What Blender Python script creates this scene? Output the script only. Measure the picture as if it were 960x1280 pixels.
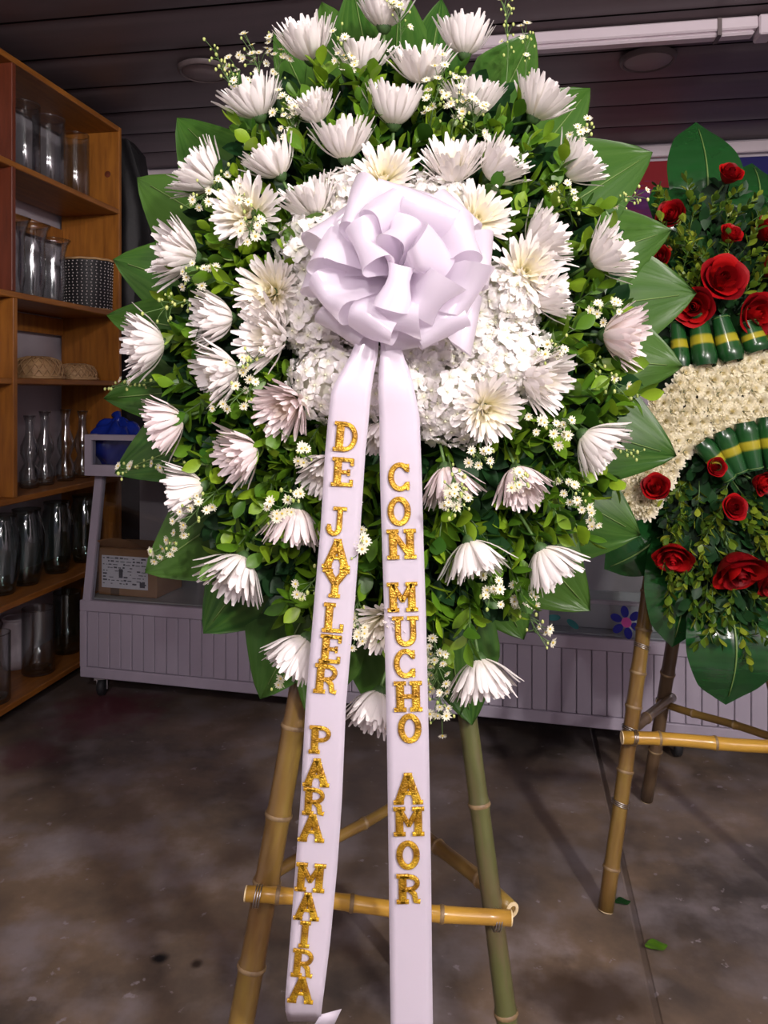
import bpy, math, random
from mathutils import Vector, Matrix
PI = math.pi
sin, cos, sqrt = math.sin, math.cos, math.sqrt
random.seed(7)
for o in list(bpy.data.objects): bpy.data.objects.remove(o)
scene = bpy.context.scene
COL = scene.collection

# ------------------------------------------------------------------ camera
F, HOR, CH = 980.0, 490.0, 1.25           # focal length (px), horizon row, eye height
cam = bpy.data.cameras.new('camera'); camo = bpy.data.objects.new('camera', cam); COL.objects.link(camo)
camo.location = (0, 0, CH); camo.rotation_euler = (PI/2, 0, 0)
cam.sensor_width = 36; cam.lens = 36*F/1280; cam.shift_y = -(640-HOR)/1280; cam.clip_start = .05
scene.camera = camo
# ------------------------------------------------------------------ light
world = bpy.data.worlds.new('world'); scene.world = world; world.use_nodes = True
world.node_tree.nodes['Background'].inputs[0].default_value = (.50, .44, .62, 1)
world.node_tree.nodes['Background'].inputs[1].default_value = .14
def lamp(name, loc, watt, radius, col):
    l = bpy.data.lights.new(name, 'POINT'); l.energy = watt; l.shadow_soft_size = radius; l.color = col
    o = bpy.data.objects.new(name, l); COL.objects.link(o); o.location = loc
    return o
lamp('ceiling_bulb_main', (1.55, -1.35, 2.40), 150, .10, (1, .93, .90))
lamp('ceiling_bulb_second', (-.45, -1.0, 2.45), 52, .08, (1, .90, .92))
lamp('ceiling_bulb_third', (.75, -2.6, 2.45), 50, .08, (1, .92, .92))
lamp('ceiling_bulb_near', (.30, .10, 2.48), 15, .09, (1, .92, .88))
scene.view_settings.view_transform = 'Standard'; scene.view_settings.look = 'None'
scene.view_settings.gamma = 1; scene.view_settings.use_curve_mapping = False
scene.view_settings.exposure = 1.0

# ------------------------------------------------------------------ helpers
def P(px, py, d): return Vector(((px-480)/F*d, d, CH+(HOR-py)/F*d))
def tagp(o, label=None, cat=None, group=None, kind=None):
    if label: o['label'] = label
    if cat: o['category'] = cat
    if group: o['group'] = group
    if kind: o['kind'] = kind
    return o
def empty(name, loc=(0,0,0), label=None, cat=None, group=None, mat=None, kind=None):
    o = bpy.data.objects.new(name, None); COL.objects.link(o); o.empty_display_size = .03
    if mat is not None: o.matrix_world = mat; o.matrix_basis = mat
    else: o.location = loc
    return tagp(o, label, cat, group, kind)
def mkmesh(name, v, f, m, smooth=True):
    me = bpy.data.meshes.new(name); me.from_pydata([tuple(p) for p in v], [], f)
    if m is not None: me.materials.append(m)
    if smooth: me.polygons.foreach_set('use_smooth', [True]*len(me.polygons))
    me.update(); return me
def put(name, me, parent=None, mat=None, loc=None):
    o = bpy.data.objects.new(name, me); COL.objects.link(o)
    if parent: o.parent = parent
    if mat is not None: o.matrix_basis = mat
    if loc is not None: o.location = loc
    return o
def obj(name, vf, m, parent=None, smooth=True, mat=None):
    return put(name, mkmesh(name, vf[0], vf[1], m, smooth), parent, mat)
def wobj(name, vf, m, parent, smooth=True):      # world coordinates under a root that only translates
    L = parent.location
    return obj(name, ([Vector(p)-L for p in vf[0]], vf[1]), m, parent, smooth)
def join(*parts):
    V, Fc = [], []
    for v, f in parts:
        n = len(V); V += list(v); Fc += [tuple(i+n for i in q) for q in f]
    return V, Fc
def xf(vf, M): return [M @ Vector(p) for p in vf[0]], vf[1]
def frame(o, X, Y, Z, s=1.0):
    M = Matrix.Identity(4)
    for i, a in enumerate((X, Y, Z)):
        for k in range(3): M[k][i] = a[k]*s
    for k in range(3): M[k][3] = o[k]
    return M
def zframe(o, Z, ref=Vector((0,1,0)), s=1.0, roll=0):
    Z = Vector(Z).normalized(); X = ref - Z*ref.dot(Z)
    if X.length < 1e-4: X = Vector((0,0,1))-Z*Z.z
    X.normalize(); Y = Z.cross(X)
    if roll: X, Y = X*cos(roll)+Y*sin(roll), Y*cos(roll)-X*sin(roll)
    return frame(o, X, Y, Z, s)
def box(x0, x1, y0, y1, z0, z1, b=0.0):
    if b <= 0:
        v = [(x,y,z) for z in (z0,z1) for y in (y0,y1) for x in (x0,x1)]
        return v, [(0,2,3,1),(4,5,7,6),(0,1,5,4),(2,6,7,3),(0,4,6,2),(1,3,7,5)]
    b = min(b, (x1-x0)*.45, (y1-y0)*.45, (z1-z0)*.45)
    v, idx = [], {}
    for sx in (0,1):
        for sy in (0,1):
            for sz in (0,1):
                c = [(x0,x1)[sx], (y0,y1)[sy], (z0,z1)[sz]]; g = [(1,-1)[sx]*b, (1,-1)[sy]*b, (1,-1)[sz]*b]
                for ax in range(3):
                    p = [c[k]+(0 if k == ax else g[k]) for k in range(3)]
                    idx[(sx,sy,sz,ax)] = len(v); v.append(tuple(p))
    f = []
    for ax in range(3):
        for s in (0,1):
            o1, o2 = [k for k in range(3) if k != ax]
            q = []
            for a, bb in ((0,0),(1,0),(1,1),(0,1)):
                t = [0,0,0]; t[ax] = s; t[o1] = a; t[o2] = bb; q.append(idx[(*t, ax)])
            flip = (s == 0) ^ (ax == 1)
            f.append(tuple(reversed(q)) if flip else tuple(q))
        o1, o2 = [k for k in range(3) if k != ax]
        for a in (0,1):
            for bb in (0,1):
                t0 = [0,0,0]; t1 = [0,0,0]; t0[o1] = t1[o1] = a; t0[o2] = t1[o2] = bb; t0[ax] = 0; t1[ax] = 1
                f.append((idx[(*t0,o1)], idx[(*t1,o1)], idx[(*t1,o2)], idx[(*t0,o2)]))
    for sx in (0,1):
        for sy in (0,1):
            for sz in (0,1): f.append(tuple(idx[(sx,sy,sz,k)] for k in range(3)))
    return v, f
def tube(pts, rad, n=10, caps=True):
    pts = [Vector(p) for p in pts]; rad = rad if isinstance(rad, (list,tuple)) else [rad]*len(pts)
    v, f = [], []; X = None
    for i, p in enumerate(pts):
        t = (pts[min(i+1,len(pts)-1)]-pts[max(i-1,0)]).normalized()
        if X is None: X = t.orthogonal().normalized()
        else: X = (X-t*X.dot(t)).normalized()
        Y = t.cross(X)
        v += [p+(X*cos(2*PI*k/n)+Y*sin(2*PI*k/n))*rad[i] for k in range(n)]
    for i in range(len(pts)-1):
        for k in range(n): f.append((i*n+k, i*n+(k+1)%n, (i+1)*n+(k+1)%n, (i+1)*n+k))
    if caps: f += [tuple(reversed(range(n))), tuple(range((len(pts)-1)*n, len(pts)*n))]
    return v, f
def lathe(prof, n=24):
    v, f = [], []
    for r, z in prof: v += [(r*cos(2*PI*k/n), r*sin(2*PI*k/n), z) for k in range(n)]
    for i in range(len(prof)-1):
        for k in range(n): f.append((i*n+k, i*n+(k+1)%n, (i+1)*n+(k+1)%n, (i+1)*n+k))
    return v, f
def sphere(c, r, nu=8, nv=5, sz=1):
    pr = [(max(1e-5, r*sin(PI*i/nv)), -r*cos(PI*i/nv)*sz) for i in range(nv+1)]
    v, f = lathe(pr, nu); return [Vector(p)+Vector(c) for p in v], f
def grid(fn, nu, nv):
    v = [fn(i/nu, j/nv) for i in range(nu+1) for j in range(nv+1)]; w = nv+1
    return v, [(i*w+j, (i+1)*w+j, (i+1)*w+j+1, i*w+j+1) for i in range(nu) for j in range(nv)]
def bez(a, b, c, n):
    a, b, c = Vector(a), Vector(b), Vector(c)
    return [a*(1-t)**2+b*2*t*(1-t)+c*t*t for t in [i/n for i in range(n+1)]]

# ------------------------------------------------------------------ materials
def material(name): 
    m = bpy.data.materials.new(name); m.use_nodes = True
    return m, m.node_tree, m.node_tree.nodes['Principled BSDF']
def setp(b, rough=.5, spec=.5, metal=0, trans=0, sss=0, ior=1.45, coat=0):
    b.inputs['Roughness'].default_value = rough; b.inputs['Specular IOR Level'].default_value = spec
    b.inputs['Metallic'].default_value = metal; b.inputs['Transmission Weight'].default_value = trans
    b.inputs['IOR'].default_value = ior; b.inputs['Coat Weight'].default_value = coat
def noise(nt, scale, detail=4, stretch=None, coord='Object', rough=.55):
    tc = nt.nodes.new('ShaderNodeTexCoord'); n = nt.nodes.new('ShaderNodeTexNoise')
    n.inputs['Scale'].default_value = scale; n.inputs['Detail'].default_value = detail; n.inputs['Roughness'].default_value = rough
    if stretch:
        mp = nt.nodes.new('ShaderNodeMapping'); mp.inputs['Scale'].default_value = stretch
        nt.links.new(tc.outputs[coord], mp.inputs[0]); nt.links.new(mp.outputs[0], n.inputs['Vector'])
    else: nt.links.new(tc.outputs[coord], n.inputs['Vector'])
    return n
def ramp(nt, src, stops):
    r = nt.nodes.new('ShaderNodeValToRGB'); el = r.color_ramp.elements
    while len(el) < len(stops): el.new(.5)
    for e, (p, c) in zip(el, stops): e.position = p; e.color = (*c, 1)
    nt.links.new(src, r.inputs[0]); return r
def mixc(nt, fac, a, b, blend='MIX'):
    m = nt.nodes.new('ShaderNodeMix'); m.data_type = 'RGBA'; m.blend_type = blend
    for s, v in ((0, fac), (6, a), (7, b)):
        if hasattr(v, 'is_linked') or isinstance(v, bpy.types.NodeSocket): nt.links.new(v, m.inputs[s])
        else: m.inputs[s].default_value = v if s == 0 else (*v, 1)
    return m.outputs[2]
def bump(nt, b, src, strength=.3, dist=.01):
    bp = nt.nodes.new('ShaderNodeBump'); bp.inputs['Strength'].default_value = strength; bp.inputs['Distance'].default_value = dist
    nt.links.new(src, bp.inputs['Height']); nt.links.new(bp.outputs[0], b.inputs['Normal'])
def simple(name, c0, c1=None, scale=12, rough=.5, stretch=None, bmp=0, bd=.005, **k):
    m, nt, b = material(name); setp(b, rough, **k)
    if c1 is None: c1 = tuple(x*.8 for x in c0)
    n = noise(nt, scale, 4, stretch); r = ramp(nt, n.outputs['Fac'], [(.3, c1), (.7, c0)])
    nt.links.new(r.outputs[0], b.inputs['Base Color'])
    if bmp: bump(nt, b, n.outputs['Fac'], bmp, bd)
    return m
def objrandom(nt): return nt.nodes.new('ShaderNodeObjectInfo').outputs['Random']
def translucent_mix(m, nt, b, colsock, fac):
    t = nt.nodes.new('ShaderNodeBsdfTranslucent'); mx = nt.nodes.new('ShaderNodeMixShader'); mx.inputs[0].default_value = fac
    if isinstance(colsock, bpy.types.NodeSocket): nt.links.new(colsock, t.inputs[0])
    else: t.inputs[0].default_value = (*colsock, 1)
    nt.links.new(b.outputs[0], mx.inputs[1]); nt.links.new(t.outputs[0], mx.inputs[2])
    nt.links.new(mx.outputs[0], nt.nodes['Material Output'].inputs[0])
def leafmat(name, stops, rough=.4, spec=.5, tl=.2, random_obj=True, vein=None, coat=0, VEINC=(.055,.13,.02)):
    m, nt, b = material(name); setp(b, rough, spec, coat=coat)
    if random_obj: src = objrandom(nt)
    else: src = noise(nt, 9, 3).outputs['Fac']
    r = ramp(nt, src, stops); c = r.outputs[0]
    if vein:                              # fine lines that run along the blade, coordinates stored on the mesh
        at = nt.nodes.new('ShaderNodeAttribute'); at.attribute_name = 'blade'
        mp = nt.nodes.new('ShaderNodeMapping'); mp.inputs['Scale'].default_value = vein
        nt.links.new(at.outputs['Vector'], mp.inputs[0])
        n = nt.nodes.new('ShaderNodeTexNoise'); n.inputs['Scale'].default_value = 1; n.inputs['Detail'].default_value = 3
        nt.links.new(mp.outputs[0], n.inputs['Vector'])
        c = mixc(nt, ramp(nt, n.outputs['Fac'], [(.35,(0,0,0)),(.7,(1,1,1))]).outputs[0], c, VEINC)
        bump(nt, b, n.outputs['Fac'], .25, .004)
    nt.links.new(c, b.inputs['Base Color'])
    translucent_mix(m, nt, b, c, tl); return m
MAT = {}
MAT['sprig'] = leafmat('sprig_leaf', [(0,(.03,.10,.010)),(.45,(.10,.225,.012)),(1,(.23,.37,.018))], .38)
MAT['sprig2'] = leafmat('sprig_leaf_fine', [(0,(.03,.085,.010)),(.5,(.11,.19,.014)),(1,(.30,.36,.03))], .38)
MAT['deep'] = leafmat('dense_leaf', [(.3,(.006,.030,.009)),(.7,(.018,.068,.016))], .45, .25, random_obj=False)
MAT['stem'] = simple('stem_green', (.10,.19,.05), (.05,.10,.02), 30)
MAT['blade'] = leafmat('broad_leaf', [(0,(.015,.064,.010)),(.5,(.032,.100,.012)),(1,(.058,.130,.018))], .34, .32, vein=(1.2,11,1), tl=.15)
MAT['rubber'] = leafmat('rubber_leaf', [(0,(.006,.045,.010)),(1,(.012,.065,.014))], .12, .6, tl=.04, vein=(8,1,1), coat=.5, VEINC=(.012,.075,.016))
MAT['midrib'] = simple('midrib', (.16,.26,.07), rough=.4)
MAT['moss'] = simple('moss_foam', (.012,.035,.012), (.004,.012,.006), 40, .9, bmp=.6)
MAT['calyx'] = simple('calyx_green', (.07,.14,.04), (.03,.07,.02), 60)
def petalmat(name, outer, inner, tl=.25):
    m, nt, b = material(name); setp(b, .55, .3)
    at = nt.nodes.new('ShaderNodeAttribute'); at.attribute_name = 'cream'
    c = mixc(nt, at.outputs['Fac'], outer, inner)
    oi = nt.nodes.new('ShaderNodeObjectInfo')
    c = mixc(nt, 1.0, c, oi.outputs['Color'], 'MULTIPLY')
    nt.links.new(c, b.inputs['Base Color']); translucent_mix(m, nt, b, c, tl); return m
MAT['petal'] = petalmat('chrysanthemum_petal', (.93,.89,.865), (.90,.83,.38))
MAT['pompon'] = petalmat('pompon_petal', (.97,.93,.76), (.95,.82,.28), .4)
MAT['hydrangea'] = petalmat('hydrangea_petal', (.93,.90,.88), (.84,.85,.58))
MAT['aster'] = petalmat('aster_petal', (.86,.86,.72), (.70,.55,.10))
MAT['bud'] = simple('aster_bud', (.55,.58,.20), (.30,.42,.10), 50)
def ribbonmat():
    m, nt, b = material('satin_ribbon'); setp(b, .30, .5, coat=.9); b.inputs['Coat Roughness'].default_value = .14
    n = noise(nt, 5, 2, (1,1,.3)); r = ramp(nt, n.outputs['Fac'], [(.3,(.83,.78,.88)),(.7,(.88,.83,.92))])
    nt.links.new(r.outputs[0], b.inputs['Base Color']); translucent_mix(m, nt, b, (.93,.87,.92), .48); return m
MAT['ribbon'] = ribbonmat()
def goldmat():
    m, nt, b = material('gold_foil'); setp(b, .26, .6, metal=.45)
    n = noise(nt, 1.6, 2); r = ramp(nt, n.outputs['Fac'], [(.3,(.26,.11,.006)),(.5,(.46,.25,.012)),(.70,(.80,.52,.04))])
    nt.links.new(r.outputs[0], b.inputs['Base Color']); n2 = noise(nt, 14, 2); bump(nt, b, n2.outputs['Fac'], .35, .03)
    return m
MAT['gold'] = goldmat()
def bamboo(name, c0, c1, c2):
    m, nt, b = material(name); setp(b, .28, .5, coat=.3)
    n = noise(nt, 14, 5, (1,1,.25)); r = ramp(nt, n.outputs['Fac'], [(.25,c2),(.5,c1),(.75,c0)])
    n2 = noise(nt, 60, 3, (1,1,.15)); c = mixc(nt, ramp(nt, n2.outputs['Fac'], [(.55,(0,0,0)),(.75,(.5,.5,.5))]).outputs[0], r.outputs[0], c2)
    nt.links.new(c, b.inputs['Base Color']); return m
MAT['bam_olive'] = bamboo('bamboo_olive', (.27,.20,.035), (.19,.115,.028), (.11,.05,.018))
MAT['bam_green'] = bamboo('bamboo_green', (.13,.14,.045), (.085,.09,.03), (.12,.08,.045))
MAT['bam_yellow'] = bamboo('bamboo_yellow', (.58,.34,.045), (.46,.26,.035), (.27,.14,.025))
MAT['bam_brown'] = bamboo('bamboo_brown', (.17,.11,.05), (.12,.075,.04), (.07,.045,.025))
MAT['bam_node'] = simple('bamboo_node', (.30,.21,.10), (.13,.08,.04), 40, .5)
MAT['bam_cut'] = simple('bamboo_cut_end', (.75,.62,.38), (.55,.42,.22), 60)
MAT['wire'] = simple('tie_wire', (.6,.58,.55), rough=.3, metal=1)
def woodmat(name, c0, c1, axis=(1,1,6)):
    m, nt, b = material(name); setp(b, .42, .45)
    n = noise(nt, 7, 6, axis); r = ramp(nt, n.outputs['Fac'], [(.3,c1),(.65,c0)])
    nt.links.new(r.outputs[0], b.inputs['Base Color']); bump(nt, b, n.outputs['Fac'], .12, .004); return m
MAT['wood'] = woodmat('honey_pine', (.33,.122,.018), (.19,.062,.010), (6,.7,6))
MAT['wood_up'] = woodmat('honey_pine_upright', (.35,.130,.018), (.20,.068,.010), (6,6,.7))
MAT['wood_red'] = woodmat('red_brown_wood', (.15,.034,.014), (.09,.02,.008), (6,6,.7))
def glass(name, tint, rough=.02):
    m, nt, b = material(name); setp(b, rough, .5, trans=1, ior=1.45); b.inputs['Base Color'].default_value = (*tint,1)
    n = noise(nt, 18, 2); bump(nt, b, n.outputs['Fac'], .06, .01); return m
MAT['glass_base'] = glass('thick_glass', (.85,.93,.92))
def panemat(name, tint, rough, ior, edge=1.0):
    m = bpy.data.materials.new(name); m.use_nodes = True; nt = m.node_tree; nt.nodes.clear()
    out = nt.nodes.new('ShaderNodeOutputMaterial'); t = nt.nodes.new('ShaderNodeBsdfTransparent'); g = nt.nodes.new('ShaderNodeBsdfGlossy')
    t.inputs[0].default_value = (*tint,1); g.inputs['Roughness'].default_value = rough
    lw = nt.nodes.new('ShaderNodeLayerWeight'); lw.inputs[0].default_value = .5
    pw = nt.nodes.new('ShaderNodeMath'); pw.operation = 'POWER'; pw.inputs[1].default_value = 3.5; nt.links.new(lw.outputs['Facing'], pw.inputs[0])
    fr = nt.nodes.new('ShaderNodeMath'); fr.operation = 'MULTIPLY_ADD'; fr.inputs[1].default_value = .55; fr.inputs[2].default_value = ior; nt.links.new(pw.outputs[0], fr.inputs[0]); mx = nt.nodes.new('ShaderNodeMixShader')
    n = noise(nt, 3, 2); bp = nt.nodes.new('ShaderNodeBump'); bp.inputs['Strength'].default_value = .02; nt.links.new(n.outputs['Fac'], bp.inputs['Height'])
    nt.links.new(bp.outputs[0], g.inputs['Normal'])
    p2 = nt.nodes.new('ShaderNodeMath'); p2.operation = 'POWER'; p2.inputs[1].default_value = 2.2; nt.links.new(lw.outputs['Facing'], p2.inputs[0])
    nt.links.new(mixc(nt, p2.outputs[0], tint, tuple(c*edge for c in tint)), t.inputs[0])
    nt.links.new(fr.outputs[0], mx.inputs[0]); nt.links.new(t.outputs[0], mx.inputs[1]); nt.links.new(g.outputs[0], mx.inputs[2]); nt.links.new(mx.outputs[0], out.inputs[0])
    return m
MAT['pane'] = panemat('window_pane', (.86,.88,.88), .05, .04)
MAT['glass'] = panemat('clear_glass', (.93,.95,.95), .09, .10, .42)
MAT['glass_smoke'] = panemat('smoky_glass', (.74,.81,.80), .09, .10, .5)
MAT['alu'] = simple('painted_aluminium', (.44,.395,.47), (.36,.325,.39), 6, .38, (1,1,.3), spec=.5)
MAT['alu_dark'] = simple('case_backing', (.42,.38,.40), (.36,.32,.34), 3, .6)
MAT['tray'] = simple('grey_tray', (.50,.50,.50), (.40,.42,.42), 5, .5)
MAT['rubber_black'] = simple('black_rubber', (.02,.02,.022), rough=.6)
MAT['steel'] = simple('caster_steel', (.35,.33,.33), rough=.35, metal=1)
MAT['cardboard'] = simple('cardboard', (.36,.19,.08), (.29,.14,.06), 8, .8)
MAT['tape'] = simple('brown_tape', (.16,.10,.06), rough=.25)
MAT['paper'] = simple('label_paper', (.84,.82,.88), (.78,.76,.83), 10, .6)
MAT['ink'] = simple('label_ink', (.06,.06,.08), (.10,.10,.13), 60, .7)
MAT['black_weave'] = simple('black_weave', (.018,.016,.018), (.008,.008,.009), 80, .5, bmp=.4)
MAT['white_dot'] = simple('white_dot', (.62,.56,.55), rough=.6)
MAT['straw'] = simple('straw', (.52,.33,.16), (.36,.20,.09), 30, .6)
MAT['black_cloth'] = simple('black_cloth', (.012,.011,.013), (.005,.005,.006), 9, .6, bmp=.3, bd=.02)
MAT['blue'] = simple('blue_plastic', (.01,.035,.36), (.006,.018,.18), 10, .22)
MAT['blue_s'] = simple('blue_sticker', (.008,.012,.26), rough=.4)
MAT['pink_s'] = simple('pink_sticker', (.62,.08,.36), rough=.4)
MAT['teal_s'] = simple('teal_sticker', (.02,.20,.20), rough=.4)
MAT['rose'] = leafmat('rose_petal', [(0,(.16,.0015,.004)),(.6,(.34,.003,.006)),(1,(.46,.006,.006))], .5, .25, tl=.1)
MAT['white_pot'] = simple('white_ceramic', (.55,.50,.54), rough=.3)
MAT['lampshell'] = simple('lamp_housing', (.62,.54,.58), (.56,.48,.52), 4, .4)
MAT['disc'] = simple('downlight_face', (.30,.24,.24), (.26,.21,.21), 4, .5)
MAT['discrim'] = simple('downlight_rim', (.13,.10,.10), rough=.5)
def stripemat():
    m, nt, b = material('striped_leaf'); setp(b, .25, .5, coat=.2)
    at = nt.nodes.new('ShaderNodeAttribute'); at.attribute_name = 'blade'; sx = nt.nodes.new('ShaderNodeSeparateXYZ'); nt.links.new(at.outputs['Vector'], sx.inputs[0])
    r = ramp(nt, sx.outputs[0], [(0,(.009,.055,.014)),(.40,(.012,.07,.015)),(.45,(.30,.27,.015)),(.58,(.36,.31,.02)),(.62,(.014,.075,.015)),(1,(.008,.045,.012))])
    nt.links.new(r.outputs[0], b.inputs['Base Color']); return m
MAT['striped'] = stripemat()
def floormat():
    m, nt, b = material('stained_concrete'); setp(b, .38, .35)
    n1 = noise(nt, 1.7, 8, rough=.62); n2 = noise(nt, 5.5, 6); n3 = noise(nt, .9, 3); n4 = noise(nt, 26, 4)
    c = ramp(nt, n1.outputs['Fac'], [(.30,(.030,.027,.028)),(.42,(.085,.066,.053)),(.56,(.185,.132,.090)),(.68,(.33,.28,.27))]).outputs[0]
    c = mixc(nt, ramp(nt, n2.outputs['Fac'], [(.48,(0,0,0)),(.68,(.75,.75,.75))]).outputs[0], c, (.23,.20,.205))
    c = mixc(nt, ramp(nt, n3.outputs['Fac'], [(.45,(0,0,0)),(.65,(.6,.6,.6))]).outputs[0], c, (.065,.055,.054))
    c = mixc(nt, ramp(nt, n4.outputs['Fac'], [(.66,(0,0,0)),(.70,(.8,.8,.8))]).outputs[0], c, (.26,.23,.24))
    tc = nt.nodes.new('ShaderNodeTexCoord')
    for (x, y, rad, col, k) in STAINS_AND_SHADE:
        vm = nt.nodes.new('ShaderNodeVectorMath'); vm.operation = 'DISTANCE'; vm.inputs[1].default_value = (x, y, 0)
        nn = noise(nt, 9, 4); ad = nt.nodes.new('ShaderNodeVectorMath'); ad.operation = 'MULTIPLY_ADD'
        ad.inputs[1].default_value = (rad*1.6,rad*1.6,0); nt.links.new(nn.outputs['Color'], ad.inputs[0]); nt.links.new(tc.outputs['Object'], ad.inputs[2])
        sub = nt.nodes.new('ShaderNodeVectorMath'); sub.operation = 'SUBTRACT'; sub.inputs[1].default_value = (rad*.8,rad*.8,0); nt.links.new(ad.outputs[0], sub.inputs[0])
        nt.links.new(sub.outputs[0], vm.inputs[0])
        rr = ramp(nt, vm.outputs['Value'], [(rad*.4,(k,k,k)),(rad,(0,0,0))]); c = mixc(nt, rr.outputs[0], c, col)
    nt.links.new(c, b.inputs['Base Color'])
    rr = ramp(nt, n2.outputs['Fac'], [(.3,(.30,.30,.30)),(.7,(.55,.55,.55))]); nt.links.new(rr.outputs[0], b.inputs['Roughness'])
    bump(nt, b, n2.outputs['Fac'], .12, .01); return m

# ------------------------------------------------------------------ the room (its axes are turned 9.6 degrees from the camera's)
YAW = math.radians(9.6); OX, OY = -1.27, 3.79
UA = Vector((cos(YAW), -sin(YAW), 0)); VA = Vector((sin(YAW), cos(YAW), 0))
ROOM = frame((OX, OY, 0), UA, VA, Vector((0,0,1)))
def toroom(p): q = ROOM.inverted() @ Vector(p); return q
def ground(px, py): return P(px, py, CH*F/(py-HOR))
STAINS_AND_SHADE = []
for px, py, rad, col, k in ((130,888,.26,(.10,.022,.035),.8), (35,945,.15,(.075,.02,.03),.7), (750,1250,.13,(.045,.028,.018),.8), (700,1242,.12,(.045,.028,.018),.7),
                            (200,1198,.022,(.012,.011,.011),1), (245,1205,.016,(.03,.02,.015),1), (650,905,.4,(.02,.018,.02),.5)):  # last entry paints the shadow beneath the display case into the floor colour
    q = toroom(ground(px, py)); STAINS_AND_SHADE.append((q.x, q.y, rad, col, k))
ZC = 2.60; VB = .955; U0, U1, V0 = -.33, 4.3, -6.0
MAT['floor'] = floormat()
MAT['wall'] = simple('painted_wall', (.50,.45,.50), (.43,.39,.43), 2.5, .7, bmp=.05)
MAT['ceil'] = simple('ceiling_panel', (.16,.12,.13), (.115,.09,.095), 2.2, .45, (.4,3,1))
MAT['seam'] = simple('ceiling_seam', (.03,.025,.027), rough=.8)
def struct(name, label=None): return empty(name, mat=ROOM, kind='structure', label=label)
useam = toroom(ground(780,1086)).x
fl = struct('floor')
obj('joint', box(U0, U1, V0, VB, -.10, -.006), MAT['floor'], fl)
obj('slab', box(U0, useam-.004, V0, VB, -.08, 0, .006), MAT['floor'], fl, False)
obj('slab', box(useam+.004, U1, V0, VB, -.08, -.003, .006), MAT['floor'], fl, False)
ce = struct('ceiling')
obj('backing', box(U0, U1, V0, VB, ZC+.02, ZC+.06), MAT['seam'], ce)
k = 0; v = VB
while v > V0+.05:                     # long panels that sag a little between the seams
    def pan(s, t, v=v): 
        return Vector((U0+(U1-U0)*s, v-.006-.298*t, ZC+.010-.009*(1-(2*t-1)**4)))
    obj('ceiling_panel', grid(pan, 1, 8), MAT['ceil'], ce); v -= .31
def wall(name, b): o = obj(name, b, MAT['wall'], None, False, ROOM); o['kind'] = 'structure'; return o
wall('wall_back', box(U0-.1, U1+.1, VB, VB+.1, 0, ZC+.05))
wall('wall_left', box(U0-.1, U0, V0, VB, 0, ZC+.05))
wall('wall_right', box(U1, U1+.1, V0, VB, 0, ZC+.05))
o = obj('trim_1', box(U0+.01, U1-.01, VB-.05, VB-.001, ZC-.075, ZC-.012, .006), MAT['lampshell'], None, False, ROOM); o['kind'] = 'structure'

# printed banner on the back wall
def bannermat():
    m, nt, b = material('banner_print'); setp(b, .6, .15)
    tc = nt.nodes.new('ShaderNodeTexCoord'); sx = nt.nodes.new('ShaderNodeSeparateXYZ'); nt.links.new(tc.outputs['Object'], sx.inputs[0])
    n = noise(nt, 4, 4, (1,1,5)); ma = nt.nodes.new('ShaderNodeMath'); ma.operation = 'MULTIPLY_ADD'; ma.inputs[1].default_value = .35
    nt.links.new(n.outputs['Fac'], ma.inputs[0]); nt.links.new(sx.outputs[2], ma.inputs[2])
    vert = ramp(nt, ma.outputs[0], [(.30,(.42,.05,.01)),(.55,(.60,.13,.01)),(.72,(.28,.02,.03)),(.86,(.08,.012,.09)),(.96,(.14,.04,.17)),(1,(.24,.015,.02))])
    hor = ramp(nt, sx.outputs[0], [(.40,(0,0,0)),(.50,(1,1,1))])
    c = mixc(nt, hor.outputs[0], vert.outputs[0], (.02,.018,.12)); nt.links.new(c, b.inputs['Base Color']); return m
MAT['banner'] = bannermat()
ub = 2.30
tagp(obj('wall_banner', box(0, 2.0, -.012, 0, 0, .95, .003), MAT['banner'], None, False, ROOM @ Matrix.Translation((ub, VB-.003, ZC-.09-.95))),
     'printed banner in sunset orange, purple and dark blue hung under the ceiling', 'banner')
# unlit batten lamp and two round downlights in the ceiling
q = toroom(P(776, 44, 2.90))
bl = empty('batten_lamp', mat=ROOM @ Matrix.Translation((q.x, q.y, ZC-.008)), label='long white batten lamp, switched off, on the ceiling', cat='lamp')
obj('housing', box(-.75, .47, -.035, .035, -.045, 0, .006), MAT['lampshell'], bl, False)
obj('diffuser', box(-.72, .46, -.026, .026, -.062, -.045, .008), MAT['lampshell'], bl, False)
obj('end_cap', box(.47, .52, -.042, .042, -.072, 0, .005), MAT['lampshell'], bl, False)
obj('clip', box(.33, .345, -.038, .038, -.064, -.002), MAT['discrim'], bl, False)
for px, py, lab in ((810,74,'round flush ceiling downlight, unlit, beside the batten lamp'), (256,88,'round flush ceiling downlight, unlit, near the wooden shelf unit')):
    d = (ZC-.01-CH)*F/(HOR-py); q = toroom(P(px, py, d))
    t = empty('downlight', mat=ROOM @ Matrix.Translation((q.x, q.y, ZC-.006)), label=lab, cat='lamp', group='round downlights in the ceiling')
    obj('face', lathe([(.0005,-.016),(.088,-.016),(.094,-.012)], 32), MAT['disc'], t)
    obj('rim', lathe([(.094,-.012),(.098,-.020),(.108,-.016),(.112,0)], 32), MAT['discrim'], t)

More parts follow.
